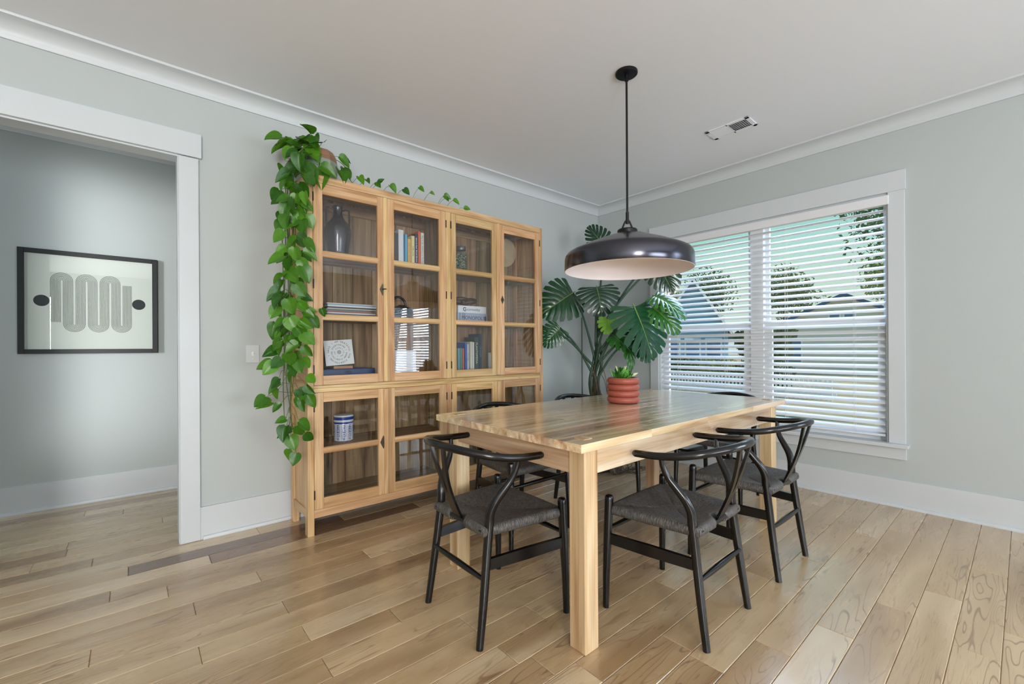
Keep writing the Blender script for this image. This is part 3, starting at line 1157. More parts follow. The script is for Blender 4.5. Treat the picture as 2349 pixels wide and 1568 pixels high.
def cbox(name, x0, x1, y0, y1, z0, z1, mat, parent=None, c=0.0015, label=None):
    return MB().box(x0 - CX0, x1 - CX0, y0 - CY0, y1 - CY0, z0, z1, c=c).obj(name, mat, parent or cb, label=label)


ZM = 0.8965        # joint between lower and upper unit
for z0, z1, ins in ((0, ZM, 0.0), (ZM, CH, 0.004)):
    cbox('post', CX0 + ins, -3.279, CY0, CY0 + 0.058, z0, z1, M['cab_z'], c=0.002)
    cbox('post', -1.353, CX1 - ins, CY0, CY0 + 0.058, z0, z1, M['cab_z'], c=0.002)
    cbox('post', CX0 + ins, -3.279, CY1 - 0.058, CY1, z0, z1, M['cab_z'], c=0.002)
    cbox('post', -1.353, CX1 - ins, CY1 - 0.058, CY1, z0, z1, M['cab_z'], c=0.002)
    a = 0.153 if z0 == 0 else ZM
    t_ = 0.87 if z0 == 0 else 2.16
    cbox('side_panel', CX0 + ins + 0.012, CX0 + ins + 0.024, CY0 + 0.058, CY1 - 0.058, a, z1 - 0.005, M['cab_z'])
    cbox('side_panel', CX1 - ins - 0.024, CX1 - ins - 0.012, CY0 + 0.058, CY1 - 0.058, a, z1 - 0.005, M['cab_z'])
    for sx0, sx1 in ((CX0 + ins + 0.002, CX0 + 0.034), (CX1 - 0.034, CX1 - ins - 0.002)):
        cbox('side_rail', sx0, sx1, CY0 + 0.058, CY1 - 0.058, 0.104 if z0 == 0 else ZM, 0.153 if z0 == 0 else ZM + 0.045, M['cab_y'])
        cbox('side_rail', sx0, sx1, CY0 + 0.058, CY1 - 0.058, z1 - 0.05, z1, M['cab_y'])
cbox('bottom_rail', -3.279, -1.353, CY0 + 0.004, CY0 + 0.026, 0.104, 0.154, M['cab_x'])
cbox('middle_rail', -3.279, -1.353, CY0 + 0.003, CY0 + 0.026, 0.873, ZM, M['cab_x'])
cbox('middle_rail', -3.279, -1.353, CY0 + 0.003, CY0 + 0.026, ZM + 0.0008, 0.915, M['cab_x'])
cbox('top_rail', -3.279, -1.353, CY0 + 0.001, CY0 + 0.026, 2.1665, CH, M['cab_x'])
cbox('top_board', CX0 + 0.004, CX1 - 0.004, CY0 + 0.02, CY1, CH - 0.022, CH - 0.0005, M['cab_x'])
for z0, z1 in ((0.154, 0.873), (0.915, 2.1665)):
    cbox('center_post', -2.3295, -2.2885, CY0 + 0.002, CY0 + 0.03, z0, z1, M['cab_z'])
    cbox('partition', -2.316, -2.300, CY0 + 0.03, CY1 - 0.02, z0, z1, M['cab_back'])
# back: boards side by side in each bay
rb = random.Random(9)
for z0, z1 in ((0.154, 0.873), (0.915, 2.1665)):
    xs = [-3.279]
    while xs[-1] < -1.353 - 0.16:
        xs.append(xs[-1] + rb.uniform(0.085, 0.15))
    xs.append(-1.353)
    for i in range(len(xs) - 1):
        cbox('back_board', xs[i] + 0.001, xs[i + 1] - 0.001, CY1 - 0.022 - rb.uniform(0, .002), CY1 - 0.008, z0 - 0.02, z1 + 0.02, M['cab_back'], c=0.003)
for z in (0.190, 0.525, 0.955, 1.345, 1.745):
    for x0, x1 in ((-3.279, -2.316), (-2.300, -1.353)):
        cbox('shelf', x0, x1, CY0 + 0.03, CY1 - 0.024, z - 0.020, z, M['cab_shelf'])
for x0, x1 in ((-3.279, -2.316), (-2.300, -1.353)):
    cbox('back_rail', x0, x1, CY1 - 0.032, CY1 - 0.022, 2.10, 2.165, M['cab_shelf'])


def door(x0, x1, z0, z1, gx0, gx1, rows, hinge, astr=None, lock=None):
    yf = CY0 + 0.0005
    yb = CY0 + 0.022
    f = MB()
    Z0, Z1 = rows[0][0], rows[-1][1]

    def bx(a, b_, c_, d_, mi=0, c=0.0015):
        f.box(a - CX0, b_ - CX0, yf - CY0, yb - CY0, c_, d_, c=c, mi=mi)
    bx(x0, gx0, z0, z1)
    bx(gx1, x1, z0, z1)
    bx(gx0, gx1, z0, Z0, 1)
    bx(gx0, gx1, Z1, z1, 1)
    d = f.obj('door', [M['cab_z'], M['cab_x']], cb)
    for i in range(len(rows) - 1):
        # glazing bar with rounded face
        za, zb = rows[i][1], rows[i + 1][0]
        zc, hh = (za + zb) / 2, (zb - za) / 2
        pr = [(yb - CY0, zc + hh), (yb - CY0, zc - hh)]
        for k_ in range(7):
            an = -PI / 2 + PI * k_ / 6
            pr.append((yf - CY0 + 0.006 - 0.008 * math.cos(an), zc + hh * math.sin(an)))
        MB().prism(pr, 0, gx0 - CX0 - 0.004, gx1 - CX0 + 0.004).obj('glazing_bar', M['cab_x'], d, smooth=40)
    for za, zb in rows:
        MB().box(gx0 - 0.005 - CX0, gx1 + 0.005 - CX0, 0.0125, 0.0155, za - 0.005, zb + 0.005).obj('pane', M['panecab'], d)
    if astr:
        a = MB()
        a.box(astr[0] - CX0, astr[1] - CX0, -0.010, 0.003, z0 + 0.002, z1 - 0.002, c=0.004)
        a.box(astr[0] - CX0 + 0.007, astr[1] - CX0 - 0.007, -0.0125, 0.0, z0 + 0.002, z1 - 0.002, c=0.002)
        a.obj('astragal', M['cab_z'], d)
    if lock:
        lx, lz, big, key = lock
        w_, h_ = 0.022 * big, 0.045 * big
        e_ = MB().prism([(lx - CX0 - w_, lz), (lx - CX0, lz - h_), (lx - CX0 + w_, lz), (lx - CX0, lz + h_)], 1, -0.0035, 0.001)
        e_ = e_.obj('lock_plate', M['brass_old'], d)
        k = MB()
        k.lathe([(0.0035, -0.0005), (0.0035, 0.0005)], 10, (0, 0, 0))
        mt = Matrix.Translation((lx - CX0, -0.004, lz + 0.003)) @ Matrix.Rotation(R(90), 4, 'X')
        k.v = [tuple(mt @ Vector(v)) for v in k.v]
        k.box(lx - CX0 - 0.0015, lx - CX0 + 0.0015, -0.0045, -0.0034, lz - 0.010, lz)
        if key:
            k.tube([(lx - CX0, -0.003, lz), (lx - CX0, -0.032, lz)], 0.0025, 8)
            ring = [(lx - CX0 + 0.010 * math.cos(2 * PI * i / 12), -0.040 + 0.008 * math.sin(2 * PI * i / 12), lz) for i in range(13)]
            k.tube(ring, 0.0022, 6)
        k.obj('key' if key else 'keyhole', M['iron'], d)
    for hz in hinge[1]:
        MB().box(hinge[0] - 0.0035 - CX0, hinge[0] + 0.0035 - CX0, -0.004, 0.006, hz - 0.028, hz + 0.028, c=0.001).obj('hinge', M['iron'], d)
    return d


UP = [(0.975, 1.320), (1.358, 1.710), (1.751, 2.098)]
LO = [(0.221, 0.493), (0.531, 0.812)]
for z0, z1, rows, hz in ((0.917, 2.1645, UP, (1.015, 1.540, 2.074)), (0.156, 0.8715, LO, (0.247, 0.783))):
    up = z0 > 0.5
    kz = 1.540 if up else 0.510
    door(-3.277, -2.8135, z0, z1, -3.222, -2.868, rows, (-3.278, hz), (-2.829, -2.797), (-2.834, kz, 0.9 if up else 1.0, up))
    door(-2.8125, -2.3315, z0, z1, -2.748, -2.390, rows, (-2.3305, hz))
    door(-2.2865, -1.8325, z0, z1, -2.241, -1.893, rows, (-2.2875, hz), (-1.848, -1.816))
    door(-1.8315, -1.3545, z0, z1, -1.763, -1.410, rows, (-1.3538, hz), None, (-1.787, kz, 0.75, False))

# ------------------------------------------------------------------ what the cabinet holds
# twin-handled vase
vx, vy, vz = -3.062, -0.22, 1.745
v = thing('amphora_vase', 'black two-handled amphora vase in the top left cabinet bay', 'vase', (vx, vy, vz))
pr = [(0.052, 0), (0.060, 0.01), (0.066, 0.05), (0.078, 0.12), (0.0865, 0.175), (0.084, 0.205), (0.070, 0.235), (0.048, 0.262), (0.034, 0.285), (0.029, 0.315), (0.030, 0.340), (0.035, 0.352), (0.034, 0.356), (0.026, 0.352), (0.024, 0.31), (0.030, 0.27)]
MB().lathe(pr, 36, capt=False).obj('body', M['vase'], v, smooth=50)
for s in (-1, 1):
    MB().tube(spline([(0.030 * s, 0, 0.332), (0.050 * s, 0, 0.342), (0.070 * s, 0, 0.340), (0.076 * s, 0, 0.325), (0.077 * s, 0, 0.28), (0.076 * s, 0, 0.226)], 4), 0.0062, 8).obj('handle', M['vase'], v, smooth=60)


def book(name, x0, x1, z0, hgt, depth, yb, col, label, group, text=None, tcol=(30, 30, 30), tsize=0.012, lean=0.0, cat='book'):
    """standing book: cover boards + page block, spine to the room (-y)"""
    o = thing(name, label, cat, (x0, yb, z0), 0, group)
    w_ = x1 - x0
    m = solid(*col, rough=0.55)
    c = MB()
    c.box(0, w_, -depth, -depth + 0.003, 0, hgt, c=0.001)
    c.box(0, 0.0022, -depth, 0, 0, hgt)
    c.box(w_ - 0.0022, w_, -depth, 0, 0, hgt)
    c.obj('cover', m, o)
    MB().box(0.0022, w_ - 0.0022, -depth + 0.003, -0.004, 0.003, hgt - 0.004).obj('page_block', M['paper'], o)
    if text:
        mt = frame_m((w_ / 2, -depth - 0.0004, hgt * 0.52), (0, 0, -1), (1, 0, 0))
        text_mb([(text, tsize, mt)]).obj('spine_lettering', solid(*tcol), o)
    return o


G = 'books standing on the top shelf'
z = 1.745
bk = [(-2.690, -2.652, .232, (58, 58, 60), 'dark patterned book, first at the left of the top-shelf row', None, 0, 0),
      (-2.650, -2.610, .262, (226, 228, 232), 'white book with a dark lettered cover, tall, at the left of the top-shelf row', None, 0, 0),
      (-2.598, -2.580, .235, (92, 182, 222), 'thin sky blue book in the top-shelf row', None, 0, 0),
      (-2.576, -2.550, .204, (238, 190, 110), 'short yellow-orange book in the top-shelf row', 'JUST COUNT ME OUT', 0.014, (150, 70, 40)),
      (-2.547, -2.520, .233, (238, 226, 170), 'pale cream yellow book in the top-shelf row', 'CHER LOVE', 0.014, (90, 70, 50)),
      (-2.517, -2.492, .252, (40, 52, 92), 'navy blue book with white spine lettering in the top-shelf row', 'dare to lead  Brené Brown', 0.017, (235, 235, 240)),
      (-2.490, -2.471, .276, (232, 108, 44), 'tall bright orange book in the top-shelf row', None, 0, 0),
      (-2.467, -2.441, .268, (236, 232, 222), 'white book with grey spine lettering, last of the top-shelf row', 'Rip It Up  Adventure Mackey', 0.018, (120, 120, 118))]
for x0, x1, hh, col, lb, tx, ts, tcl in bk:
    book('book', x0, x1, z, hh, 0.15, -0.13, col, lb, G, tx, tcl or (30, 30, 30), ts or 0.01)
# jar of marbles
j = thing('glass_jar', 'clear lidded glass jar filled with coloured pieces of sea glass', 'jar', (-2.065, -0.22, 1.745))
MB().lathe([(0.044, 0), (0.050, 0.006), (0.052, 0.03), (0.052, 0.15), (0.050, 0.172), (0.040, 0.190), (0.036, 0.196), (0.036, 0.205)], 28).obj('glass_body', glass('jar_glass', 1.5, (0.86, 0.95, 0.95, 1)), j, smooth=50)
MB().lathe([(0.039, 0.198), (0.0405, 0.201), (0.0405, 0.226), (0.038, 0.229)], 28).obj('lid', plain('zinc_lid', lin(120, 124, 122), 0.4, metal=0.7), j, smooth=40)
rj = random.Random(3)
cols = [(40, 120, 160), (90, 180, 190), (210, 215, 120), (40, 70, 110), (230, 235, 225), (60, 140, 90), (20, 40, 60)]
fill = MB()
ms = [solid(*c_, rough=0.2) for c_ in cols]
for i in range(230):
    a = rj.uniform(0, 2 * PI)
    r = 0.043 * math.sqrt(rj.uniform(0.35, 1))
    zz = rj.uniform(0.010, 0.172)
    if zz > 0.16:
        r *= 0.8
    q = rj.uniform(0.004, 0.0065)
    n0 = len(fill.v)
    cx_, cy_ = r * math.cos(a), r * math.sin(a)
    fill.add([(cx_ + q, cy_, zz), (cx_ - q, cy_, zz), (cx_, cy_ + q, zz), (cx_, cy_ - q, zz), (cx_, cy_, zz + q), (cx_, cy_, zz - q)],
             [(0, 2, 4), (2, 1, 4), (1, 3, 4), (3, 0, 4), (2, 0, 5), (1, 2, 5), (3, 1, 5), (0, 3, 5)], rj.randrange(len(ms)))
stuff(fill.obj('glass_pieces', ms, j, smooth=True))
# pale disc leaning on the back of the top right bay
o = MB()
o.lathe([(0.001, 0.004), (0.035, 0.004), (0.05, 0.0005), (0.085, -0.002), (0.124, 0.004), (0.128, 0.008), (0.124, 0.010), (0.001, 0.010)], 48, capb=False, capt=False)
mt = Matrix.Translation((-1.487, -0.090, 1.745 + 0.129)) @ Matrix.Rotation(R(97), 4, 'X') @ Matrix.Rotation(0, 4, 'Z')
mt = Matrix.Translation((0, 0, 0.150)) @ mt
o.v = [tuple(mt @ Vector(q)) for q in o.v]
dsc = thing('disc_plate', 'round cream stone-look plate on a stand in the top right cabinet bay', 'plate', (0, 0, 0))
o.obj('plate_body', M['cream'], dsc, smooth=40)
st = MB()
st.box(-1.535, -1.439, -0.122, -0.062, 1.745, 1.757, c=0.002)
st.box(-1.493, -1.481, -0.074, -0.064, 1.757, 1.99)
st.box(-1.520, -1.510, -0.118, -0.066, 1.757, 1.772)
st.box(-1.464, -1.454, -0.118, -0.066, 1.757, 1.772)
st.obj('stand', M['iron'], dsc)
# stack of magazines
G = 'magazines stacked on the middle shelf'
rm = random.Random(12)
z = 1.345
names = ['white magazine with a grey spine', 'pale grey magazine', 'dark blue magazine', 'white magazine', 'rust striped magazine', 'slate magazine', 'cream magazine', 'charcoal magazine', 'white glossy magazine', 'pale blue magazine', 'silver grey magazine']
mcols = [(232, 232, 230), (190, 192, 194), (70, 84, 112), (225, 222, 216), (168, 112, 92), (112, 120, 124), (214, 204, 184), (72, 74, 78), (236, 238, 238), (182, 200, 214), (204, 206, 206)]
ordn = ['lowest of the pile', 'second from the bottom of the pile', 'third from the bottom of the pile', 'fourth from the bottom of the pile', 'fifth from the bottom of the pile', 'sixth from the bottom of the pile', 'sixth from the top of the pile', 'fifth from the top of the pile', 'third from the top of the pile', 'second from the top of the pile', 'topmost of the pile']
for i in range(11):
    h_ = rm.uniform(0.0075, 0.0115)
    dx, dy = rm.uniform(-.006, .006), rm.uniform(-.008, .004)
    mo = MB()
    mo.box(-3.168 + dx, -2.842 + dx, -0.315 + dy, -0.085 + dy, z, z + h_ - 0.0006, c=0.001)
    mo = mo.obj('magazine', solid(*mcols[i], rough=0.4), None)
    tag(mo, '%s, %s on the middle shelf' % (names[i], ordn[i]), 'magazine', G)
    z += h_
# black looped vase
lv = thing('loop_vase', 'glossy black ceramic vase with a looped handle on the middle shelf', 'vase', (-2.585, -0.20, 1.345))
MB().lathe([(0.035, 0), (0.060, 0.01), (0.082, 0.045), (0.084, 0.07), (0.072, 0.095), (0.045, 0.110), (0.030, 0.114), (0.028, 0.120), (0.001, 0.120)], 32, capt=False).obj('body', M['vase'], lv, smooth=50)
MB().tube([(-0.028 + 0.060 * math.cos(PI * i / 14), 0, 0.105 + 0.075 * math.sin(PI * i / 14)) for i in range(15)], 0.0085, 10).obj('handle', M['vase'], lv, smooth=60)
# two boxed games with a bronze knot on top
def game_box(x0, x1, y0, y1, z0, z1, col, label, text, tcol, size):
    g = MB().box(x0, x1, y0, y1, z0, z1, c=0.001).obj('game_box', solid(*col, rough=0.45))
    tag(g, label, 'box', 'game boxes on the middle shelf')
    mt = frame_m(((x0 + x1) / 2 + 0.01, y0 - 0.0005, (z0 + z1) / 2), (1, 0, 0), (0, 0, 1))
    text_mb([(text, size, mt)]).obj('lettering', solid(*tcol), g)
    return g


g1 = game_box(-2.150, -1.855, -0.29, -0.08, 1.345, 1.428, (166, 176, 196), 'blue-grey game box under the white box', 'MONOPOLY', (52, 60, 84), 0.042)
k_ = MB()
for xx in (-2.128, -2.098, -2.082):
    k_.box(xx, xx + 0.0035, -0.2908, -0.289, 1.347, 1.426)
k_.box(-1.880, -1.862, -0.2908, -0.289, 1.362, 1.405)
k_.obj('printed_bars', solid(52, 60, 84), g1)
g2 = game_box(-2.140, -1.858, -0.285, -0.085, 1.428, 1.486, (232, 236, 238), 'white box with script lettering, on top of the blue-grey box', 'cornonby', (86, 98, 106), 0.034)
k_ = MB()
ring = [(-2.075 + 0.014 * math.cos(R(40 + 290 * i / 14)), -0.2856, 1.457 + 0.014 * math.sin(R(40 + 290 * i / 14))) for i in range(15)]
k_.tube(ring, 0.0032, 6)
k_.box(-2.073, -2.060, -0.2862, -0.285, 1.454, 1.459)
k_.obj('round_emblem', solid(40, 50, 60), g2)
kt = MB()
pts = []
for i in range(97):
    a = 2 * PI * i / 96
    pts.append((-2.005 + 0.040 * (math.sin(a) + 1.55 * math.sin(2 * a)), -0.19 + 0.020 * (-math.sin(3 * a)) * 1.4, 1.531 + 0.0118 * (math.cos(a) - 1.5 * math.cos(2 * a))))
kt.tube(pts, 0.0165, 12, cap=False)
mk = kt.obj('knot_sculpture', M['bronze'], None, smooth=True)
tag(mk, 'bronze interlaced knot sculpture lying on the white box', 'sculpture')
# bottom shelf: blue case, printed card on a wooden stand
bc = thing('storage_case', 'dark blue flat case under the printed card, bottom left bay', 'case', (-3.04, -0.24, 0.955))
MB().box(-0.165, 0.183, -0.10, 0.10, 0, 0.054, c=0.003).obj('case_body', solid(46, 66, 102, rough=0.4), bc)
cl = MB()
cl.tube([(0.0 + 0.016 * math.cos(2 * PI * i / 14), -0.101, 0.028 + 0.010 * math.sin(2 * PI * i / 14)) for i in range(15)], 0.0016, 6)
for i in range(5):
    a = R(30 + 30 * i)
    cl.tube([(0, -0.101, 0.026), (0.030 * math.cos(a), -0.101, 0.026 + 0.020 * math.sin(a))], 0.0013, 6)
cl.obj('line_emblem', solid(22, 30, 50), bc)
cs = MB().box(-3.112, -2.985, -0.275, -0.235, 1.009, 1.027, c=0.002).obj('card_stand', solid(178, 134, 98), None)
tag(cs, 'small wooden block holding the printed card', 'stand')
cd = thing('art_card', 'white square card with a spiral of lettering, leaning on the blue case', 'card', (-3.058, -0.247, 1.0275))
tilt = Matrix.Rotation(R(-4), 4, 'Y') @ Matrix.Rotation(R(-7), 4, 'X')
cbm = MB().box(-0.094, 0.094, -0.0012, 0.0012, 0, 0.168)
off = Matrix.Translation((0, 0, 0.006))
cbm.v = [tuple(off @ (tilt @ Vector(q))) for q in cbm.v]
cbm.obj('card_sheet', M['paper'], cd)
items = []
rings = [(0.071, 'I AM GRATEFUL FOR EVERYTHING I HAVE ', 0.017, 125), (0.049, 'EVERYTHING I KNOW EVERYTHING ', 0.0155, 150), (0.029, 'EVERYTHING I AM ', 0.0125, 130)]
for rad, tx, sz, a0 in rings:
    n_ = len(tx)
    for i, chx in enumerate(tx):
        if chx == ' ':
            continue
        a = R(a0) - 2 * PI * i / n_
        pos = Vector((rad * math.cos(a), -0.0016, 0.086 + rad * math.sin(a)))
        m = off @ tilt @ frame_m(pos, (math.sin(a), 0, -math.cos(a)), (math.cos(a), 0, math.sin(a)))
        items.append((chx, sz, m))
lt = text_mb(items, 0.0002)
for r0 in (0.004, 0.008, 0.012):
    rg = [tuple(off @ (tilt @ Vector((r0 * math.cos(2 * PI * i / 20), -0.0016, 0.086 + r0 * math.sin(2 * PI * i / 20))))) for i in range(21)]
    lt.tube(rg, 0.0010, 5)
lt.obj('spiral_lettering', M['ink'], cd)
# white square and small figure in the second bay, bottom shelf
ws = thing('square_vase', 'plain white square block vase on the bottom shelf of the second bay', 'vase', (-2.585, -0.22, 0.955))
b = MB()
b.box(-0.083, 0.083, -0.045, 0.045, 0, 0.172, c=0.006)
b.obj('block_body', solid(236, 238, 240, rough=0.4), ws)
MB().lathe([(0.016, 0.172), (0.016, 0.174), (0.010, 0.174)], 16).obj('mouth_ring', solid(200, 204, 206), ws)
fg = MB()
fg.lathe([(0.026, 0), (0.030, 0.004), (0.030, 0.012), (0.010, 0.018), (0.008, 0.05), (0.016, 0.068), (0.018, 0.085), (0.010, 0.100), (0.002, 0.104)], 16, (-2.468, -0.17, 0.955))
tag(fg.obj('figurine', M['bronze'], None, smooth=50), 'small dark turned figure beside the white block vase', 'figurine')
fr_ = MB()
fr_.box(-1.70, -1.565, -0.11, -0.095, 0.9545, 1.10, c=0.002)
fo = fr_.obj('photo_frame', solid(222, 214, 196), None)
tag(fo, 'small pale frame standing in the bottom right bay of the upper cabinet', 'frame')
MB().box(-1.685, -1.58, -0.112, -0.1095, 0.970, 1.085).obj('print_sheet', M['paper'], fo)
# books on the lower row of the third bay
G = 'books standing on the third-bay shelf'
z = 0.955
bk = [(-2.126, -2.109, .186, (120, 172, 176), 'thin aqua book, leftmost in the third-bay row', None, 0, 0, -.11),
      (-2.105, -2.088, .187, (86, 146, 122), 'thin sea green book in the third-bay row', None, 0, 0, -.11),
      (-2.085, -2.067, .185, (188, 92, 78), 'thin red book in the third-bay row', None, 0, 0, -.11),
      (-2.060, -2.040, .232, (52, 92, 170), 'cobalt blue book in the third-bay row', None, 0, 0, -.11),
      (-2.037, -2.020, .219, (206, 214, 220), 'pale grey book with a dark title in the third-bay row', 'MINDFULNESS', .010, (60, 66, 80), -.11),
      (-2.006, -1.986, .239, (222, 218, 200), 'cream book in the third-bay row', None, 0, 0, -.11),
      (-1.984, -1.966, .236, (232, 230, 216), 'off-white book with a dot on its spine in the third-bay row', '.', .03, (50, 50, 50), -.11),
      (-1.962, -1.921, .277, (46, 74, 72), 'dark green book with pale capital lettering in the third-bay row', 'PLANTOPEDIA', .027, (226, 226, 200), -.11),
      (-1.916, -1.889, .306, (44, 62, 84), 'tall slate blue book, last in the third-bay row', 'CAULDER', .022, (96, 128, 160), -.11)]
for x0, x1, hh, col, lb, tx, ts, tcl, yb in bk:
    book('book', x0, x1, z, hh, 0.15, yb + 0.0, col, lb, G, tx, tcl or (30, 30, 30), ts or 0.01)
# blue and white ginger jar in the lower left bay
gj = thing('ginger_jar', 'blue and white porcelain lidded jar in the lower left bay', 'jar', (-3.034, -0.23, 0.525))
por = plain('porcelain_white', lin(226, 232, 240), 0.18, coat=0.4)
blu = plain('porcelain_blue', lin(36, 70, 150), 0.2, coat=0.4)
MB().lathe([(0.058, 0), (0.062, 0.003), (0.063, 0.01), (0.063, 0.128), (0.060, 0.134)], 40).obj('body', por, gj, smooth=40)
MB().lathe([(0.061, 0.1345), (0.064, 0.136), (0.064, 0.166), (0.060, 0.171), (0.03, 0.174), (0.001, 0.1745)], 40, capt=False).obj('lid', por, gj, smooth=40)
bn = MB()
for z0, z1, r_ in ((0.115, 0.128, 0.0634), (0.141, 0.161, 0.0644)):
    bn.lathe([(r_, z0), (r_, z1)], 40, capb=False, capt=False)
for i in range(10):
    a0 = 2 * PI * i / 10

    def patch(da0, da1, z0, z1):
        n_ = 4
        vs = []
        for k in range(n_ + 1):
            a = a0 + da0 + (da1 - da0) * k / n_
            for zz in (z0, z1):
                vs.append((0.0634 * math.cos(a), 0.0634 * math.sin(a), zz))
        bn.add(vs, [(2 * k, 2 * k + 2, 2 * k + 3, 2 * k + 1) for k in range(n_)])
    patch(-.22, -.18, 0.012, 0.108)
    patch(.18, .22, 0.030, 0.108)
    for zz in (0.104, 0.093, 0.082):
        patch(-.13, .13, zz, zz + 0.005)
    patch(-.03, .03, 0.060, 0.108)
    patch(-.13, -.09, 0.058, 0.080)
    patch(.09, .13, 0.058, 0.080)
    patch(-.12, .12, 0.056, 0.061)
    patch(-.06, .06, 0.044, 0.051)
    patch(-.10, -.05, 0.036, 0.046)
    patch(.05, .10, 0.036, 0.046)
    patch(-.12, .12, 0.030, 0.034)
    patch(-.10, .10, 0.010, 0.014)
    patch(-.10, -.06, 0.012, 0.026)
    patch(.06, .10, 0.012, 0.026)
    patch(-.03, .03, 0.016, 0.024)
bn.obj('painted_pattern', blu, gj, normals=False)

# ------------------------------------------------------------------ pendant lamp
PX, PY = -1.905, -1.72
pl = thing('pendant_lamp', 'large black dome pendant lamp with a white inside, hanging over the table', 'lamp', (PX, PY, 1.60))
oz = -1.60
MB().lathe([(0.064, CZ + oz), (0.064, CZ - 0.010 + oz), (0.060, CZ - 0.014 + oz), (0.012, CZ - 0.016 + oz), (0.011, CZ - 0.05 + oz)], 32, capb=False).obj('ceiling_canopy', M['iron'], pl, smooth=30)
MB().tube([(0, 0, 1.93 + oz), (0, 0, CZ - 0.03 + oz)], 0.0063, 12).obj('rod', M['iron'], pl, smooth=50)
MB().lathe([(0.0095, 1.866 + oz), (0.0095, 1.934 + oz)], 14).obj('ferrule', M['iron'], pl, smooth=40)
MB().tube(spline([(-0.034 * .76, 0.034 * .65, 1.826 + oz), (-0.020 * .76, 0.020 * .65, 1.862 + oz), (-0.008 * .76, .008 * .65, 1.884 + oz), (0.008 * .76, -.008 * .65, 1.884 + oz), (0.020 * .76, -0.020 * .65, 1.862 + oz), (0.034 * .76, -0.034 * .65, 1.826 + oz)], 5), 0.0055, 8).obj('hanging_loop', M['iron'], pl, smooth=50)
cp = MB()
cp.lathe([(0.040, 1.798 + oz), (0.052, 1.800 + oz), (0.057, 1.804 + oz), (0.058, 1.826 + oz), (0.054, 1.832 + oz), (0.01, 1.834 + oz)], 32)
cp.tube([(0.048, -0.036, 1.815 + oz), (0.062, -0.047, 1.815 + oz)], 0.0075, 8)
cp.obj('clamp_cap', M['iron'], pl, smooth=35)
RR = 0.367
outp = [(RR, 1.592), (RR + 0.0015, 1.594), (RR + 0.001, 1.630), (RR, 1.662), (RR - 0.004, 1.678), (RR - 0.015, 1.694), (RR - 0.034, 1.705), (0.30, 1.719), (0.245, 1.743), (0.12, 1.790), (0.050, 1.812), (0.040, 1.815)]
MB().lathe([(r, z + oz) for r, z in outp], 72, capb=False).obj('shade', M['lamp_out'], pl, smooth=50)
MB().lathe([(RR, 1.5922 + oz)] + [(r - 0.004, z - 0.003 + oz) for r, z in outp[1:]], 72, capb=False).obj('shade_lining', M['lamp_in'], pl, smooth=50, label='white enamel inside of the shade')
MB().lathe([(0.018, 1.79 + oz), (0.022, 1.76 + oz), (0.030, 1.735 + oz), (0.034, 1.712 + oz), (0.030, 1.688 + oz), (0.016, 1.676 + oz), (0.001, 1.674 + oz)], 20, capt=False).obj('bulb', plain('bulb_glass', lin(240, 232, 222), 0.2), pl, smooth=50)

# ------------------------------------------------------------------ ceiling register and light switch
vt = thing('ceiling_vent', 'white ceiling register with slots, half of them showing the dark duct', 'vent', (-0.755, -1.83, CZ))
fr = MB()
x0, x1, y0, y1 = -0.09, 0.09, -0.155, 0.155
fr.box(x0, x0 + 0.028, y0, y1, -0.007, 0, c=0.002)
fr.box(x1 - 0.028, x1, y0, y1, -0.007, 0, c=0.002)
fr.box(x0, x1, y0, y0 + 0.030, -0.007, 0, c=0.002)
fr.box(x0, x1, y1 - 0.030, y1, -0.007, 0, c=0.002)
fr.box(x0, x1, -0.004, 0.004, -0.007, 0)
fr.obj('frame', M['ceiling'], vt)
MB().box(x0 + 0.02, x1 - 0.02, y0 + 0.02, y1 - 0.02, -0.0015, -0.0002).obj('duct_shadow', solid(20, 22, 26), vt)
fin = MB().box(x0 + 0.026, x1 - 0.026, -0.0012, 0.0012, -0.006, 0.006)
ma = Matrix.Rotation(R(50), 4, 'X')
for i in range(18):
    yy = -0.116 + i * 0.0137
    if abs(yy) < 0.004:
        continue
    f_ = MB()
    wv = 0.0046 if yy < 0 else 0.0085
    f_.box(x0 + 0.028, x1 - 0.028, -wv, wv, -0.0005, 0.0005)
    mr = Matrix.Translation((0, yy, -0.0048)) @ Matrix.Rotation(R(49) if yy < 0 else R(-14), 4, 'X')
    f_.v = [tuple(mr @ Vector(q)) for q in f_.v]
    f_.obj('louver', M['ceiling'], vt)
gb = MB()
for xx in (-0.036, -0.012, 0.012, 0.036):
    gb.box(xx - 0.001, xx + 0.001, y0 + 0.03, -0.004, -0.0028, -0.0016)
gb.obj('grid_bar', M['ceiling'], vt)
MB().tube([(0.045, -0.138, -0.008), (0.045, -0.138, -0.016)], 0.003, 8).obj('damper_lever', M['ceiling'], vt)

sw = thing('light_switch', 'white toggle light switch on the grey wall beside the trailing vine', 'switch', (-3.531, 0, 1.112))
MB().box(-0.038, 0.038, -0.006, 0, -0.058, 0.058, c=0.003).obj('cover_plate', M['trim'], sw)
tg = MB()
tg.box(-0.006, 0.006, -0.0075, -0.004, -0.013, 0.013)
tg.box(-0.0045, 0.0045, -0.018, -0.006, 0.000, 0.007, c=0.001)
tg.obj('toggle', plain('switch_toggle', lin(240, 240, 238), 0.3), sw)
for zz in (-0.030, 0.030):
    MB().tube([(0, -0.0065, zz), (0, -0.0055, zz)], 0.0032, 10).obj('screw', M['cordwhite'], sw)

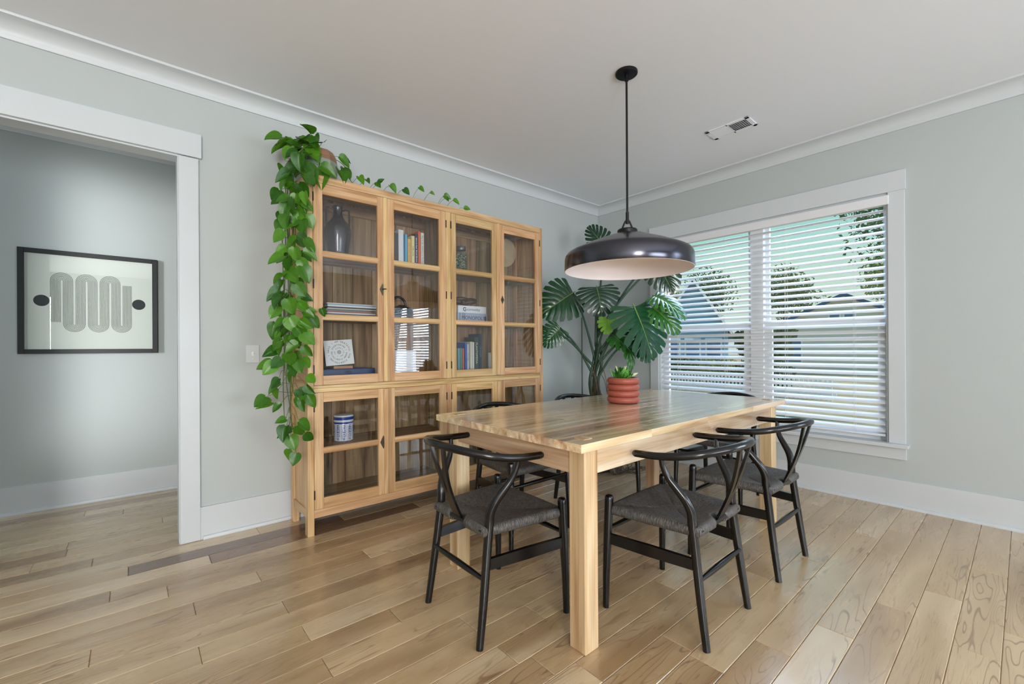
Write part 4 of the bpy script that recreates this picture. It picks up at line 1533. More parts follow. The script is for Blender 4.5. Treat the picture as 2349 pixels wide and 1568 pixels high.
# ------------------------------------------------------------------ framed print in the hall
pf = thing('framed_print', 'black framed print of winding parallel lines on the hall wall', 'picture', (-4.347, HY, 1.492))
fx0, fx1, fz0, fz1 = -0.380, 0.380, -0.374, 0.374
f = MB()
for bx in ((fx0, fx0 + 0.032, fz0, fz1), (fx1 - 0.032, fx1, fz0, fz1), (fx0 + 0.032, fx1 - 0.032, fz0, fz0 + 0.032), (fx0 + 0.032, fx1 - 0.032, fz1 - 0.032, fz1)):
    f.box(bx[0], bx[1], -0.032, 0, bx[2], bx[3], c=0.0015)
f.obj('frame', M['frame'], pf)
MB().box(fx0 + 0.028, fx1 - 0.028, -0.012, -0.004, fz0 + 0.028, fz1 - 0.028).obj('print_sheet', plain('print_paper', lin(214, 222, 214), 0.7), pf)
MB().box(fx0 + 0.028, fx1 - 0.028, -0.0205, -0.0185, fz0 + 0.028, fz1 - 0.028).obj('pane', M['panepic'], pf)
ln = MB()
gx, gz = 4.347, -1.492
for k in range(8):
    off_ = -0.0245 + 0.007 * k
    path = []
    xc = -4.543
    H0, HT, HB = 1.347, 1.650, 1.335
    r0 = 0.0327
    path.append((xc + off_, H0))
    up = True
    for a in range(6):
        cxx = xc + r0
        rr_ = r0 - off_ if (a % 2 == 0) else r0 + off_
        rr_ = r0 - off_
        zc = HT if a % 2 == 0 else HB
        sgn = 1 if a % 2 == 0 else -1
        for i in range(13):
            an = PI - PI * i / 12
            path.append((cxx + rr_ * math.cos(an), zc + sgn * rr_ * math.sin(an)))
        off_ = -off_
        xc += 2 * r0
    path.append((xc + off_, 1.642))
    ln.tube([(x_ + gx, -0.0125, z_ + gz) for x_, z_ in path], 0.00115, 4, flat=(1, 1))
ln.obj('line_drawing', M['ink'], pf)
ov = MB()
for cx_ in (-4.6125, -4.0815):
    ov.add([(cx_ + gx + 0.0405 * math.cos(2 * PI * i / 32), -0.0125, 1.4995 + gz + 0.0405 * math.sin(2 * PI * i / 32)) for i in range(32)], [tuple(range(32))])
ov.obj('printed_dots', M['inkgreen'], pf, normals=False)

# ------------------------------------------------------------------ ringed terracotta pot with succulent
pp = thing('ringed_planter', 'terracotta planter of four stacked rings holding a small succulent, on the table', 'plant', (-1.790, -1.603, TZ + 0.0024))
for i in range(4):
    zc = 0.0205 + 0.0385 * i
    pr = []
    for k in range(13):
        a = -PI / 2 + PI * k / 12
        pr.append((0.0800 + 0.0195 * math.cos(a), zc + 0.0203 * math.sin(a)))
    if i == 3:
        pr += [(0.072, zc + 0.018), (0.069, zc + 0.006)]
    else:
        pr += [(0.060, zc + 0.0203)]
    pr = [(0.060, zc - 0.0203)] + pr
    MB().lathe(pr, 56, capt=False, capb=False).obj('ring', M['terracotta'], pp, smooth=60)
MB().lathe([(0.001, 0.137), (0.0725, 0.137)], 32, capb=False, capt=False).obj('soil', M['soil'], pp)
MB().lathe([(0.001, 0.001), (0.062, 0.001)], 32, capb=False, capt=False).obj('base', M['terracotta'], pp)


def pad_leaf(seg=1):
    """thick rounded succulent pad, base at origin, pointing +y, unit length"""
    vs, fs = [], []
    n = 7
    ring = 8
    for i in range(n + 1):
        u = i / n
        w_ = 0.36 * math.sin(PI * min(1, 0.06 + 0.92 * u) ** 0.85) ** 0.8 if 0 < i < n else 0.05
        h_ = 0.07 * math.sin(PI * u) ** 0.5 + 0.015
        for j in range(ring):
            a = 2 * PI * j / ring
            vs.append((w_ * math.cos(a), u, h_ * math.sin(a) + 0.12 * u * u))
    for i in range(n):
        for j in range(ring):
            fs.append((i * ring + j, i * ring + (j + 1) % ring, (i + 1) * ring + (j + 1) % ring, (i + 1) * ring + j))
    fs += [tuple(range(ring)), tuple(n * ring + j for j in range(ring))]
    return MB().add(vs, fs)


pad_g = pad_leaf().mesh('pad_leaf', M['succulent'], smooth=60)
pad_p = pad_leaf().mesh('pad_leaf', M['succulent_pale'], smooth=60)


def orient(base, tip, nrm, sx_=1.0, sz_=1.0):
    base = Vector(base)
    y = Vector(tip) - base
    L = y.length
    y.normalize()
    z = Vector(nrm)
    z = z - y * z.dot(y)
    if z.length < 1e-4:
        z = Vector((0, 0, 1)) - y * y.z
    z.normalize()
    x = y.cross(z)
    m = Matrix(((x.x * L * sx_, y.x * L, z.x * L * sz_, base.x), (x.y * L * sx_, y.y * L, z.y * L * sz_, base.y), (x.z * L * sx_, y.z * L, z.z * L * sz_, base.z), (0, 0, 0, 1)))
    return m


rs = random.Random(5)
for i in range(95):
    a = rs.uniform(0, 2 * PI)
    lvl = rs.uniform(0, 1)
    spread = 0.006 + 0.034 * rs.random() ** 0.7
    bz = 0.134 + lvl * 0.046
    bpt = Vector((spread * math.cos(a) * 0.9, spread * math.sin(a) * 0.9, bz))
    d = Vector((math.cos(a) * (0.9 - 0.5 * lvl), math.sin(a) * (0.9 - 0.5 * lvl), 0.55 + 0.6 * lvl)).normalized()
    L = rs.uniform(0.034, 0.052)
    o = bpy.data.objects.new('pad_leaf', pad_g)
    C.objects.link(o)
    o.parent = pp
    o.matrix_local = orient(bpt, bpt + d * L, (-math.cos(a) * .4 + rs.uniform(-.4, .4), -math.sin(a) * .4 + rs.uniform(-.4, .4), 1))
for bpt, tip in (((0.035, -0.03, 0.165), (0.075, -0.055, 0.182)), ((-0.012, -0.02, 0.180), (-0.020, -0.03, 0.232)), ((-0.02, 0.01, 0.175), (-0.045, 0.03, 0.225)), ((0.008, 0.0, 0.19), (0.012, 0.0, 0.228))):
    o = bpy.data.objects.new('pad_leaf', pad_p)
    C.objects.link(o)
    o.parent = pp
    o.matrix_local = orient(bpt, tip, (0.3, -1, 0.4), 0.5)
for bpt, tip in (((-0.035, 0.03, 0.15), (-0.068, 0.055, 0.205)), ((-0.035, 0.02, 0.14), (-0.055, 0.04, 0.19))):
    o = bpy.data.objects.new('pad_leaf', pad_g)
    C.objects.link(o)
    o.parent = pp
    o.matrix_local = orient(bpt, tip, (0.2, -1, 0.2), 0.6)

# ------------------------------------------------------------------ trailing pothos on the cabinet
po = thing('trailing_pothos', 'lush pothos vine in a rounded pot, trailing down the cabinet side', 'plant', (-3.18, -0.215, CH))
MB().lathe([(0.060, 0.0), (0.085, 0.004), (0.108, 0.045), (0.119, 0.10), (0.119, 0.135), (0.116, 0.15)], 10, capt=False).obj('pot_body', plain('pot_sage_glaze', lin(150, 166, 150), 0.5, noise=0.12, nscale=16), po, smooth=25)
MB().lathe([(0.1165, 0.1495), (0.108, 0.185), (0.092, 0.215), (0.086, 0.222), (0.080, 0.218), (0.085, 0.20), (0.09, 0.19)], 10, capb=False, capt=False).obj('pot_rim', plain('pot_clay_rim', lin(152, 112, 92), 0.7), po, smooth=25)
MB().lathe([(0.001, 0.196), (0.088, 0.196)], 16, capb=False, capt=False).obj('soil', M['soil'], po)


def heart_leaf(fold, droop, wd):
    n = 8
    cols_ = [-1, -0.62, -0.3, 0, 0.3, 0.62, 1]
    vs, fs = [], []
    for i in range(n + 1):
        s = i / n
        w_ = wd * (math.sin(PI * (s ** 0.62)) ** 0.85 if 0 < i < n else (0.30 if i == 0 else 0.0))
        for c_ in cols_:
            y = s - 0.15 * (abs(c_) ** 1.5) * (1 - s) ** 2 * (1.0 if i > 0 else 0.6)
            vs.append((c_ * w_, y, fold * abs(c_) * w_ - droop * s * s + 0.02 * math.sin(9 * s) * abs(c_)))
    m = len(cols_)
    for i in range(n):
        for j in range(m - 1):
            fs.append((i * m + j, i * m + j + 1, (i + 1) * m + j + 1, (i + 1) * m + j))
    return MB().add(vs, fs).mesh('leaf', M['pothos'], smooth=True, normals=False)


hl = [heart_leaf(0.35, 0.16, 0.42), heart_leaf(0.55, 0.22, 0.38), heart_leaf(0.2, 0.10, 0.45), heart_leaf(0.8, 0.2, 0.40)]
rp_ = random.Random(31)
VIEW = Vector((-0.62, -0.72, 0.18)).normalized()


def pothos_leaf(base, tip, nrm, sx_=1.0, kind=None):
    o = bpy.data.objects.new('leaf', rp_.choice(hl) if kind is None else hl[kind])
    C.objects.link(o)
    o.parent = po
    pb = Vector((-3.18, -0.215, CH))
    o.matrix_local = orient(Vector(base) - pb, Vector(tip) - pb, nrm, sx_)
    return o


prof = [(2.47, -3.348, -3.221), (2.40, -3.521, -3.059), (2.27, -3.499, -3.045), (2.14, -3.492, -3.275), (2.00, -3.500, -3.275), (1.87, -3.500, -3.284), (1.77, -3.517, -3.284), (1.66, -3.506, -3.303), (1.53, -3.507, -3.286), (1.40, -3.534, -3.286), (1.27, -3.530, -3.279), (1.14, -3.513, -3.318), (1.04, -3.572, -3.318), (0.96, -3.528, -3.306), (0.81, -3.577, -3.290), (0.73, -3.499, -3.350), (0.62, -3.493, -3.341), (0.55, -3.461, -3.366)]


def bounds(z):
    for (za, a0, a1), (zb, b0, b1) in zip(prof, prof[1:]):
        if zb <= z <= za:
            f = (z - zb) / (za - zb)
            lo, hi = b0 + (a0 - b0) * f, b1 + (a1 - b1) * f
            return lo - 0.012, min(hi, -3.312) if z < 2.2 else hi
    return prof[-1][1], prof[-1][2]


# vines hanging beside the left side of the cabinet
vines = []
ends = [0.56, 0.60, 0.70, 0.74, 0.86, 0.98, 1.12, 1.28, 1.5, 1.75]
for i in range(10):
    x0 = -3.345 - 0.05 * rp_.random() - 0.012 * (i % 3)
    y0 = -0.17 - 0.25 * (i / 9) + rp_.uniform(-.02, .02)
    pts = [(-3.21 + rp_.uniform(-.03, .03), -0.22 + rp_.uniform(-.04, .04), 2.42), (-3.29, y0 * .6 - .1, 2.40), (x0 + .01, y0, 2.27)]
    z = 2.05
    while z > ends[i]:
        pts.append((x0 + rp_.uniform(-.014, .014), y0 + rp_.uniform(-.02, .02), z))
        z -= 0.22
    pts.append((x0 + rp_.uniform(-.02, .02), y0 + rp_.uniform(-.02, .02), ends[i]))
    sp = spline([Vector(q) - Vector((-3.18, -0.215, CH)) for q in pts], 5)
    MB().tube(sp, 0.0026, 6).obj('vine', M['vine'], po, smooth=True)
    vines.append((x0, y0, ends[i]))
cnt = 0
z = 2.30
petioles = MB()
PB = Vector((-3.18, -0.215, CH))
while z > 0.53:
    a, c = bounds(z)
    wid = c - a
    dens = 3 if z > 0.95 else 2
    if rp_.random() < 0.18:
        z -= 0.03
    live = [v_ for v_ in vines if v_[2] < z]
    for k in range(dens):
        f = (k + rp_.random()) / dens
        x = a + 0.02 + (wid - 0.04) * f
        v_ = rp_.choice(live) if live else vines[0]
        if x > -3.335:
            y = -0.455 + rp_.uniform(-.03, .005)
        else:
            y = -0.40 + rp_.uniform(-.12, .05) - 0.10 * f
        L = rp_.uniform(0.066, 0.104) * (0.9 if z < 0.9 else 1)
        side = (f - 0.5) * 2
        d = Vector((side * 0.75 + rp_.uniform(-.35, .35), rp_.uniform(-.35, .25), -0.65 + rp_.uniform(-.35, .55))).normalized()
        base = Vector((x, y, z + rp_.uniform(-.02, .02))) - d * L * 0.4
        nrm = VIEW + Vector((rp_.uniform(-.5, .5), rp_.uniform(-.5, .5), rp_.uniform(-.1, .75)))
        pothos_leaf(base, base + d * L, nrm)
        vz = max(base.z + rp_.uniform(.0, .05), v_[2])
        p0 = Vector((v_[0], v_[1], vz))
        mid = (p0 + base) / 2 + Vector((0, 0, .02))
        petioles.tube([p0 - PB, mid - PB, base - PB], 0.0014, 5)
        cnt += 1
    z -= 0.036 if z > 1.0 else 0.042
# crown of leaves over the pot
for i in range(40):
    a = rp_.uniform(-0.2, 1.25) * PI + PI * 0.45
    r = rp_.uniform(0.03, 0.16)
    zz = rp_.uniform(2.34, 2.50) - 0.45 * max(0, r - .08)
    cx_, cy_ = -3.215 + r * math.cos(a) * 1.1, -0.25 + r * math.sin(a) * 0.9
    if cy_ < -0.24 and cx_ > -3.235 and rp_.random() < 0.9:
        continue
    L = rp_.uniform(0.075, 0.115)
    out_ = Vector((cx_ + 3.19, cy_ + 0.22, 0))
    out_ = out_.normalized() if out_.length > 0.01 else Vector((-1, 0, 0))
    d = (out_ * 0.7 + Vector((rp_.uniform(-.4, .4), rp_.uniform(-.4, .4), rp_.uniform(-.75, .25)))).normalized()
    base = Vector((cx_, cy_, zz))
    pothos_leaf(base, base + d * L, VIEW * .8 + Vector((rp_.uniform(-.4, .4), rp_.uniform(-.4, .4), rp_.uniform(.2, 1))))
    petioles.tube([Vector((-3.19 + rp_.uniform(-.05, .05), -.22 + rp_.uniform(-.05, .05), 2.41)) - PB, base - PB], 0.0015, 5)
# the named outer leaves: far left, right drape, and strays
for base, tip, nr in (((-3.43, -0.34, 2.415), (-3.53, -0.36, 2.375), (-.5, -.8, .5)), ((-3.075, -0.30, 2.40), (-3.0, -0.31, 2.39), (-.2, -.8, .7)),
                      ((-3.06, -0.33, 2.33), (-3.03, -0.37, 2.25), (.3, -1, .2)),
                      ((-3.10, -0.37, 2.29), (-3.085, -0.43, 2.20), (0, -1, .3)), ((-3.235, -0.37, 2.27), (-3.23, -0.44, 2.13), (-.1, -1, .2)),
                      ((-3.31, -0.43, 2.23), (-3.285, -0.46, 2.12), (-.4, -.9, .2)), ((-3.355, -0.45, 2.02), (-3.29, -0.47, 1.97), (-.3, -1, .2)),
                      ((-3.33, -0.46, 1.94), (-3.295, -0.47, 1.86), (-.3, -1, .2)), ((-3.25, -0.47, 1.385), (-3.232, -0.475, 1.335), (-.3, -1, .1)),
                      ((-3.335, -0.47, 1.37), (-3.275, -0.48, 1.37), (-.3, -.9, .5)), ((-3.315, -0.475, 1.33), (-3.265, -0.485, 1.265), (-.4, -.9, .3)),
                      ((-3.33, -0.46, 0.87), (-3.29, -0.48, 0.79), (-.4, -.9, .3)), 
                      ((-3.27, -0.33, 2.41), (-3.25, -0.41, 2.31), (-.3, -1, .3)), ((-3.27, -0.25, 2.50), (-3.235, -0.27, 2.40), (-.4, -1, .2)),
                      ((-3.50, -0.36, 0.83), (-3.585, -0.38, 0.81), (-.4, -.8, .6)), ((-3.49, -0.36, 1.06), (-3.58, -0.37, 1.03), (-.4, -.8, .6)),
                      ((-3.30, -0.44, 1.36), (-3.345, -0.46, 1.30), (-.4, -.8, .6))):
    pothos_leaf(base, tip, nr)
petioles.obj('petioles', M['vine'], po, smooth=True)
# the runner creeping along the cabinet top
run = spline([Vector(q) - PB for q in ((-3.16, -0.25, 2.42), (-3.05, -0.30, 2.36), (-2.98, -0.34, 2.225), (-2.7, -0.36, 2.218), (-2.4, -0.35, 2.218), (-2.15, -0.36, 2.220))], 8)
MB().tube(run, 0.0026, 6).obj('vine', M['vine'], po, smooth=True)
for x, z0, x2, z2 in ((-2.985, 2.268, -2.962, 2.205), (-2.935, 2.262, -2.925, 2.225), (-2.865, 2.262, -2.850, 2.212), (-2.845, 2.262, -2.822, 2.292), (-2.770, 2.262, -2.728, 2.200), (-2.665, 2.262, -2.632, 2.212), (-2.545, 2.302, -2.515, 2.262), (-2.455, 2.285, -2.430, 2.262), (-2.335, 2.292, -2.285, 2.258), (-2.325, 2.272, -2.312, 2.238), (-2.255, 2.272, -2.205, 2.236), (-2.155, 2.232, -2.105, 2.222)):
    y = -0.40
    x2, z2 = x + (x2 - x) * 0.8, z0 + (z2 - z0) * 0.8
    pothos_leaf((x, y, z0), (x2, y - 0.03, z2), (-.5 + rp_.uniform(-.5, .5), -.8, .25), 1.0, rp_.choice([0, 1, 3]))
    pt = MB().tube([Vector((x - 0.035, -0.36, 2.222)) - PB, Vector((x - 0.018, -0.38, (2.222 + z0) / 2 + .008)) - PB, Vector((x, y, z0)) - PB], 0.0013, 5)
    pt.obj('petiole', M['vine'], po, smooth=True)

# ------------------------------------------------------------------ monstera in the corner
mo = thing('monstera_plant', 'tall split-leaf monstera in the corner between cabinet and window', 'plant', (-0.83, -0.63, 0))
MBASE = Vector((-0.83, -0.63, 0))
MB().lathe([(0.12, 0), (0.128, 0.005), (0.150, 0.20), (0.158, 0.245), (0.158, 0.262), (0.146, 0.262), (0.140, 0.235)], 40, capt=False).obj('pot_body', solid(58, 58, 60, rough=0.5), mo, smooth=40)
MB().lathe([(0.001, 0.236), (0.142, 0.236)], 24, capb=False, capt=False).obj('soil', M['soil'], mo)


def split_leaf(width, lobes=7, gapmax=0.42, cup=0.10, droop=0.22, gstart=0.30, seed=0):
    """heart-shaped leaf, base at origin, tip at +y (unit length), cut into lobes from the rim"""
    rl = random.Random(seed)
    vs, fs = [], []

    def rim(u):
        # half outline from the back lobe (u=0) to the tip (u=1)
        a = -0.95 + u * (PI / 2 + 0.95)
        r = width * (0.52 - 0.07 * math.sin(2 * a))
        cx_ = 0.0
        x = math.cos(a) * r * (1 + 0.10 * (1 - u))
        y = 0.40 + math.sin(a) * (0.60 if a > 0 else 0.62)
        if u > 0.8:
            x *= 1 - 0.30 * ((u - 0.8) / 0.2)
        return x, y

    def z_of(x, y):
        return cup * (abs(x) / width) - droop * y * y - 0.28 * (abs(x) / width) ** 2 * 0.9
    nu, nv = 4, 8
    for sgn in (-1, 1):
        for k in range(lobes):
            u0, u1 = k / lobes, (k + 1) / lobes
            m0, m1 = 0.01 + 0.84 * (u0 ** 1.55), 0.01 + 0.84 * (u1 ** 1.55)
            if k == 0:
                m0 = 0.0
            gm = gapmax * rl.uniform(0.75, 1.15) if k < lobes - 1 else gapmax * .5
            base_i = len(vs)
            for j in range(nv + 1):
                v = j / nv
                g = 0 if v < gstart else gm * min(1, (v - gstart) / 0.25)
                if v > 0.86:
                    g = g + (1 - g) * ((v - 0.86) / 0.14) ** 2 * 0.34
                for i in range(nu + 1):
                    w_ = i / nu
                    wc = 0.5 + (w_ - 0.5) * (1 - g)
                    xo, yo = rim(u0 + (u1 - u0) * wc)
                    mi_ = m0 + (m1 - m0) * w_ if v < 0.01 else m0 + (m1 - m0) * wc
                    vv = v
                    x = xo * vv
                    y = mi_ + (yo - mi_) * (vv ** 1.45)
                    rib = 0.018 * (1 - (2 * w_ - 1) ** 2) * math.sin(PI * min(1, v * 1.2))
                    vs.append((sgn * x, y, z_of(x, y) + rib))
            for j in range(nv):
                for i in range(nu):
                    a = base_i + j * (nu + 1) + i
                    q = (a, a + 1, a + nu + 2, a + nu + 1)
                    fs.append(q if sgn > 0 else tuple(reversed(q)))
    mid = [(0, -0.06, 0.006)] + [(0, 0.05 + 0.93 * i / 8, 0.004 - droop * (0.05 + 0.93 * i / 8) ** 2) for i in range(9)]
    return MB().add(vs, fs), MB().tube(mid, lerp_list([0.014, 0.003], 9)[:10], 6)


def monstera_leaf(base, tip, nrm, width, mat, stalk_from, seed, lobes=8, gap=0.24, droop=0.2, cup=0.10, sagp=0.1, gstart=0.42):
    lf, rb_ = split_leaf(width, lobes, gap, cup, droop, gstart, seed)
    o = lf.obj('split_leaf', mat, mo, smooth=True, normals=False)
    o.matrix_local = orient(Vector(base) - MBASE, Vector(tip) - MBASE, nrm)
    r = rb_.obj('midrib', M['midrib'], o, smooth=True)
    if stalk_from is not None:
        a, c = Vector(stalk_from) - MBASE, Vector(base) - MBASE
        m1 = a.lerp(c, .5) + Vector((0, 0, sagp * (a - c).length))
        s = spline([a, m1, c], 6)
        MB().tube(s, lerp_list([0.012, 0.0075], len(s) - 1), 8).obj('leaf_stalk', M['stalk'], mo, smooth=True)
    return o


CAMD = Vector((-0.78, -0.62, 0.1))
ST = lambda z: (-0.83 + 0.02 * math.sin(z * 5), -0.63, z)
monstera_leaf((-0.89, -0.40, 1.67), (-1.20, -0.27, 1.47), (-.55, -.8, .35), 1.02, M['monstera'], ST(1.02), 1)
monstera_leaf((-0.86, -0.66, 1.70), (-0.91, -0.78, 1.46), (-.45, -.45, .8), 1.35, M['monstera'], ST(1.15), 2, droop=0.35, cup=0.02)
monstera_leaf((-0.74, -0.98, 1.50), (-0.72, -1.19, 1.06), (-.26, -.93, .26), 1.16, M['monstera'], ST(0.92), 3, droop=0.12)
monstera_leaf((-0.66, -1.00, 1.30), (-0.68, -1.12, 1.02), (-.26, -.93, .26), 1.15, M['monstera'], ST(0.95), 4)
monstera_leaf((-0.69, -0.62, 2.11), (-0.79, -0.50, 2.32), (-.75, -.6, -.1), 0.85, M['monstera'], ST(1.25), 5, sagp=0.02)
monstera_leaf((-0.56, -1.07, 1.60), (-0.47, -1.36, 1.47), (-.4, -.2, 1), 0.95, M['monstera_mid'], ST(1.05), 6, droop=0.35, gap=0.34, gstart=.30)
monstera_leaf((-0.57, -1.06, 1.50), (-0.50, -1.30, 1.30), (-.7, -.3, .7), 0.8, M['monstera_mid'], None, 16, droop=0.3, gap=0.34, gstart=.30)
monstera_leaf((-0.885, -0.80, 1.405), (-0.93, -0.82, 1.255), (-.75, -.6, .1), 0.98, M['monstera_new'], ST(0.98), 7, lobes=5, droop=0.02, gap=0.3, gstart=.5)
monstera_leaf((-0.81, -0.80, 1.25), (-0.76, -0.98, 1.13), (-.6, -.3, .8), 0.85, M['monstera_mid'], ST(0.90), 8, lobes=5, droop=0.25)
monstera_leaf((-1.02, -0.35, 1.33), (-1.17, -0.27, 1.16), (-.5, -.8, .3), 0.95, M['monstera'], ST(0.84), 9, gap=0.3)
monstera_leaf((-0.56, -1.10, 1.90), (-0.56, -1.26, 1.62), (-.8, -.4, .4), 0.9, M['monstera'], ST(1.28), 10, sagp=0.05)
monstera_leaf((-0.70, -0.88, 1.20), (-0.72, -0.97, 0.95), (-.3, -.9, .5), 0.5, M['monstera_mid'], ST(0.82), 11, lobes=5)
monstera_leaf((-1.13, -0.20, 1.36), (-1.29, -0.17, 1.17), (-.6, -.7, .3), 0.8, M['monstera'], ST(0.95), 12, gap=0.3)
monstera_leaf((-0.50, -1.02, 1.98), (-0.43, -1.18, 2.02), (-.3, -.2, .9), 0.8, M['monstera'], ST(1.22), 13, sagp=0.05)
# main stems, stakes and the tangle of aerial roots
rt2 = random.Random(8)
for k, (dx, dy, zt) in enumerate(((0, 0, 1.32), (0.03, -0.03, 1.2), (-0.03, 0.02, 1.08))):
    p = spline([(dx, dy, 0.22), (dx + .03, dy, .5), (dx - .02, dy + .02, .8), (dx + .01, dy, 1.0), (dx * .4, dy, zt)], 5)
    MB().tube(p, lerp_list([0.017, 0.012], len(p) - 1), 10).obj('stem', M['stalk'], mo, smooth=True)
for dx, dy, zt in ((-0.10, 0.09, 1.42), (0.05, 0.05, 1.30)):
    MB().tube([(dx, dy, 0.15), (dx, dy, zt)], 0.005, 8).obj('support_stake', solid(52, 70, 50), mo, smooth=True)
for k in range(26):
    a = rt2.uniform(0, 2 * PI)
    z0 = rt2.uniform(0.72, 1.12)
    r1 = rt2.uniform(0.03, 0.13)
    p = [(0.02 * math.cos(a), 0.02 * math.sin(a), z0), (r1 * .6 * math.cos(a) + rt2.uniform(-.03, .03), r1 * .6 * math.sin(a), z0 - .10),
         (r1 * math.cos(a + .3), r1 * math.sin(a + .3), z0 - .28), (r1 * math.cos(a + .5) * 1.0, r1 * math.sin(a + .5) * 1.0, 0.45), (r1 * 0.9 * math.cos(a), r1 * .9 * math.sin(a), 0.24)]
    MB().tube(spline(p, 5), 0.0028 + 0.002 * rt2.random(), 6).obj('aerial_root', M['root'], mo, smooth=True)
# roots that have crept over the pot edge onto the floor
fl = MB()
for k in range(20):
    x0 = rt2.uniform(-.10, 0.12)
    y0 = -0.02 - rt2.random() * 0.03
    p = [(x0, -0.165, 0.10 + .1 * rt2.random()), (x0 + .02, -0.20, 0.03), (x0 + rt2.uniform(-.05, .1), -0.23, 0.008)]
    xx, yy = p[-1][0], p[-1][1]
    h_ = rt2.uniform(-.5, .5)
    for q in range(rt2.randint(4, 7)):
        h_ += rt2.uniform(-.7, .7)
        xx += 0.055 * math.cos(h_)
        yy += -0.03 * math.sin(h_) * 1.4
        yy = max(-0.36, min(-0.10, yy))
        p.append((xx, yy, 0.006 + rt2.random() * 0.02))
    fl.tube(spline(p, 4), 0.003, 5)
stuff(fl.obj('floor_roots', M['root'], mo, smooth=True))

# ------------------------------------------------------------------ outside the windows
def gm(name, c1, c2, sc, rough=0.9):
    m, t, p, out = new_mat(name)
    tcn = N(t, 'ShaderNodeTexCoord')
    nz = N(t, 'ShaderNodeTexNoise')
    nz.inputs['Scale'].default_value = sc
    nz.inputs['Detail'].default_value = 5
    t.links.new(tcn.outputs['Object'], nz.inputs['Vector'])
    cr = N(t, 'ShaderNodeValToRGB')
    cr.color_ramp.elements[0].position = 0.35
    cr.color_ramp.elements[1].position = 0.65
    cr.color_ramp.elements[0].color = c1
    cr.color_ramp.elements[1].color = c2
    t.links.new(nz.outputs[0], cr.inputs[0])
    t.links.new(cr.outputs[0], p.inputs['Base Color'])
    p.inputs['Roughness'].default_value = rough
    return m


GZ = -0.45
struct(box_obj('ground', (0.6, 90, -45, 70, GZ - 0.2, GZ), gm('sandy_lawn', lin(206, 184, 146), lin(168, 152, 112), 0.8)))
siding = plain('pale_siding', lin(218, 214, 200), 0.7)
bluewall = plain('blue_siding', lin(138, 176, 206), 0.7)
roofm = plain('grey_shingle', lin(140, 146, 150), 0.85, noise=0.15, nscale=3)
navy = plain('navy_fascia', lin(50, 84, 128), 0.6)
wpane = plain('window_reflecting_sky', lin(84, 120, 160), 0.1)


def house(label, loc, rz, w_, d_, h_, rise, wall_m, wins, over=0.45):
    """gable end faces local -y"""
    o = thing('house', label, 'house', loc, rz, 'neighbouring houses')
    b = MB()
    b.box(-w_ / 2, w_ / 2, 0, d_, 0, h_)
    b.prism([(-w_ / 2, h_), (w_ / 2, h_), (0, h_ + rise)], 1, 0, d_)
    b.obj('wall', wall_m, o)
    for s in (-1, 1):
        ex = w_ / 2 + over
        ez = h_ - rise * over / (w_ / 2)
        r = MB()
        r.prism([(s * ex, ez), (0, h_ + rise), (0, h_ + rise + 0.16), (s * ex, ez + 0.16)], 1, -over, d_ + over)
        r.obj('roof_slope', roofm, o)
        f_ = MB()
        f_.prism([(s * ex, ez - 0.04), (0, h_ + rise - 0.02), (0, h_ + rise + 0.17), (s * ex, ez + 0.17)], 1, -over - 0.05, -over - 0.005)
        f_.obj('barge_board', navy if wall_m is siding else M['vinyl'], o)
    for x, z, ww, hh in wins:
        f_ = MB()
        f_.box(x - ww / 2 - 0.08, x + ww / 2 + 0.08, -0.05, 0.02, z - hh / 2 - 0.08, z + hh / 2 + 0.08)
        fo_ = f_.obj('window', M['vinyl'], o)
        MB().box(x - ww / 2, x + ww / 2, -0.07, -0.04, z - hh / 2, z + hh / 2).obj('pane', wpane, fo_)
    b = MB()
    for k in range(int(h_ / 0.24)):
        b.box(-w_ / 2 - 0.012, w_ / 2 + 0.012, -0.015, 0.0, 0.1 + k * 0.24, 0.1 + k * 0.24 + 0.03)
    stuff(b.obj('siding_laps', wall_m, o))
    return o


house('pale cream house with dark blue gable boards seen through the right half of the blind', (25.2, 3.2, GZ), R(-78), 8.0, 9.0, 2.3, 2.0, siding, [(-0.4, 3.1, 0.42, 0.42), (0.25, 3.1, 0.42, 0.42), (-2.4, 1.3, 0.9, 1.2), (2.0, 1.3, 0.9, 1.2)])
house('light blue house with a steep white-edged gable seen through the left half of the blind', (17.1, 7.6, GZ), R(-63), 3.2, 8.0, 2.4, 2.5, bluewall, [(-0.95, 1.3, 0.6, 1.3), (0.0, 1.3, 0.6, 1.3), (0.95, 1.3, 0.6, 1.3)], 0.3)
leafA = leaf_mat('tree_leaf_dark', lin(34, 66, 40), lin(82, 116, 56), 0.6, 0.25)
leafB = leaf_mat('tree_leaf_olive', lin(84, 104, 50), lin(150, 160, 84), 0.6, 0.3)
barkm = plain('tree_bark', lin(92, 78, 66), 0.9, noise=0.2, nscale=8)


def clump(center, rx, rz_, n, sz, rr):
    mb = MB()
    for i in range(n):
        while True:
            p = Vector((rr.uniform(-1, 1), rr.uniform(-1, 1), rr.uniform(-1, 1)))
            if 0.25 < p.length < 1:
                break
        c_ = Vector(center) + Vector((p.x * rx, p.y * rx, p.z * rz_))
        d1 = Vector((rr.uniform(-1, 1), rr.uniform(-1, 1), rr.uniform(-1, 1))).normalized() * sz * rr.uniform(.6, 1.3)
        d2 = d1.cross(Vector((rr.uniform(-1, 1), rr.uniform(-1, 1), rr.uniform(-1, 1)))).normalized() * sz * rr.uniform(.5, 1)
        mb.add([c_ - d1, c_ + d2 * .6, c_ + d1, c_ - d2 * .6], [(0, 1, 2, 3)])
    return mb


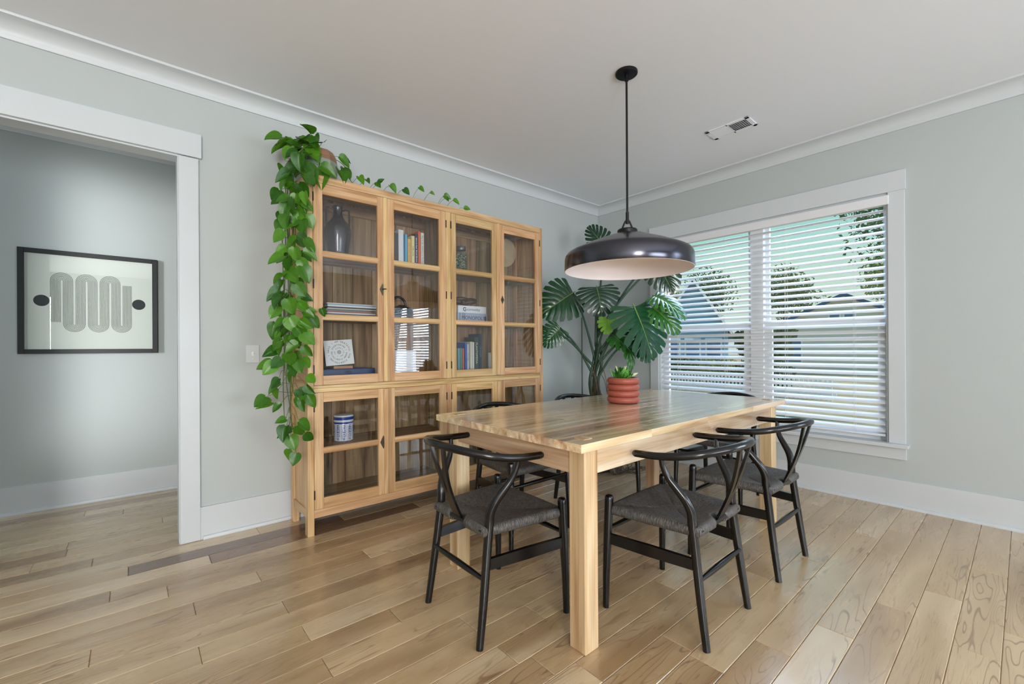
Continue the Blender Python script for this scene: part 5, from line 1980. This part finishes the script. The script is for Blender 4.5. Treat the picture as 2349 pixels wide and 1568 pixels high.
def tree(loc, hgt, rx, label, mat, n, seed, trunk=0.16, sz=0.16):
    rr = random.Random(seed)
    o = thing('tree', label, 'tree', loc, 0, 'trees outside')
    mb = MB()
    for q in range(6):
        c_ = (rr.uniform(-.5, .5) * rx, rr.uniform(-.5, .5) * rx, hgt * rr.uniform(.45, .82))
        k = clump(c_, rx * rr.uniform(.45, .7), hgt * rr.uniform(.14, .22), n // 6, sz, rr)
        mb.add(k.v, k.f)
    mb.obj('crown', mat, o, normals=False)
    MB().tube([(0, 0, 0), (0.1, 0, hgt * .35), (-.05, .05, hgt * .7)], [trunk, trunk * .8, trunk * .3], 8).obj('trunk', barkm, o, smooth=True)
    return o


tree((7.6, -2.3, GZ), 6.6, 1.9, 'near tree whose branches hang into the right of the window view', leafA, 5200, 1, 0.14, 0.06)
for i, (x, y, hh, rx, mt_, lb) in enumerate(((36, 9.5, 8.6, 3.2, leafB, 'olive tree rising behind the cream house roof'), (40, 17, 10.0, 3.6, leafA, 'dark tree between the two houses, taller'),
                                             (33, 22.5, 8.6, 2.8, leafA, 'dark tree beside the blue house gable'), (30, 15.5, 6.8, 2.4, leafB, 'olive tree filling the gap between the houses'),
                                             (38, 26, 9.2, 3.6, leafA, 'dark tree behind the blue house, farthest left'), (38, 2.0, 9.0, 3.4, leafB, 'broad olive tree far right behind the cream house'),
                                             (14.5, 3.4, 2.6, 1.0, leafA, 'low bushy tree between the two houses'))):
    tree((x, y, GZ), hh, rx, lb, mt_, 3200, 20 + i, 0.2, 0.15)
for i, (x, y) in enumerate(((12.2, 2.6), (12.6, 4.4), (13.0, 6.2), (13.2, 8.0), (13.0, 9.8), (12.4, 11.6))):
    rr = random.Random(50 + i)
    o = thing('shrub', 'rounded green shrub outside, number %s from the right along the fence' % ['one', 'two', 'three', 'four', 'five', 'six'][i], 'shrub', (x, y, GZ), 0, 'shrubs outside along the fence')
    clump((0, 0, 0.62), 1.05, 0.62, 1500, 0.075, rr).obj('foliage', leafB if i % 2 else leafA, o, normals=False)
    MB().tube([(0, 0, 0), (0, 0, 0.4)], 0.03, 6).obj('stem', barkm, o)
fe = thing('picket_fence', 'long low pale picket fence across the lawn outside', 'fence', (11.2, 0, GZ))
b = MB()
for k in range(110):
    yy = 0.4 + k * 0.12
    b.box(-0.02, 0.02, yy, yy + 0.055, 0, 0.62)
stuff(b.obj('pickets', M['vinyl'], fe))
for zz in (0.15, 0.48):
    box_obj('fence_rail', (0.02, 0.05, 0.3, 13.8, zz, zz + 0.07), M['vinyl'], fe)

# things that hang or lie in the room stay where the photograph has them; drop helper data
bpy.context.view_layer.update()
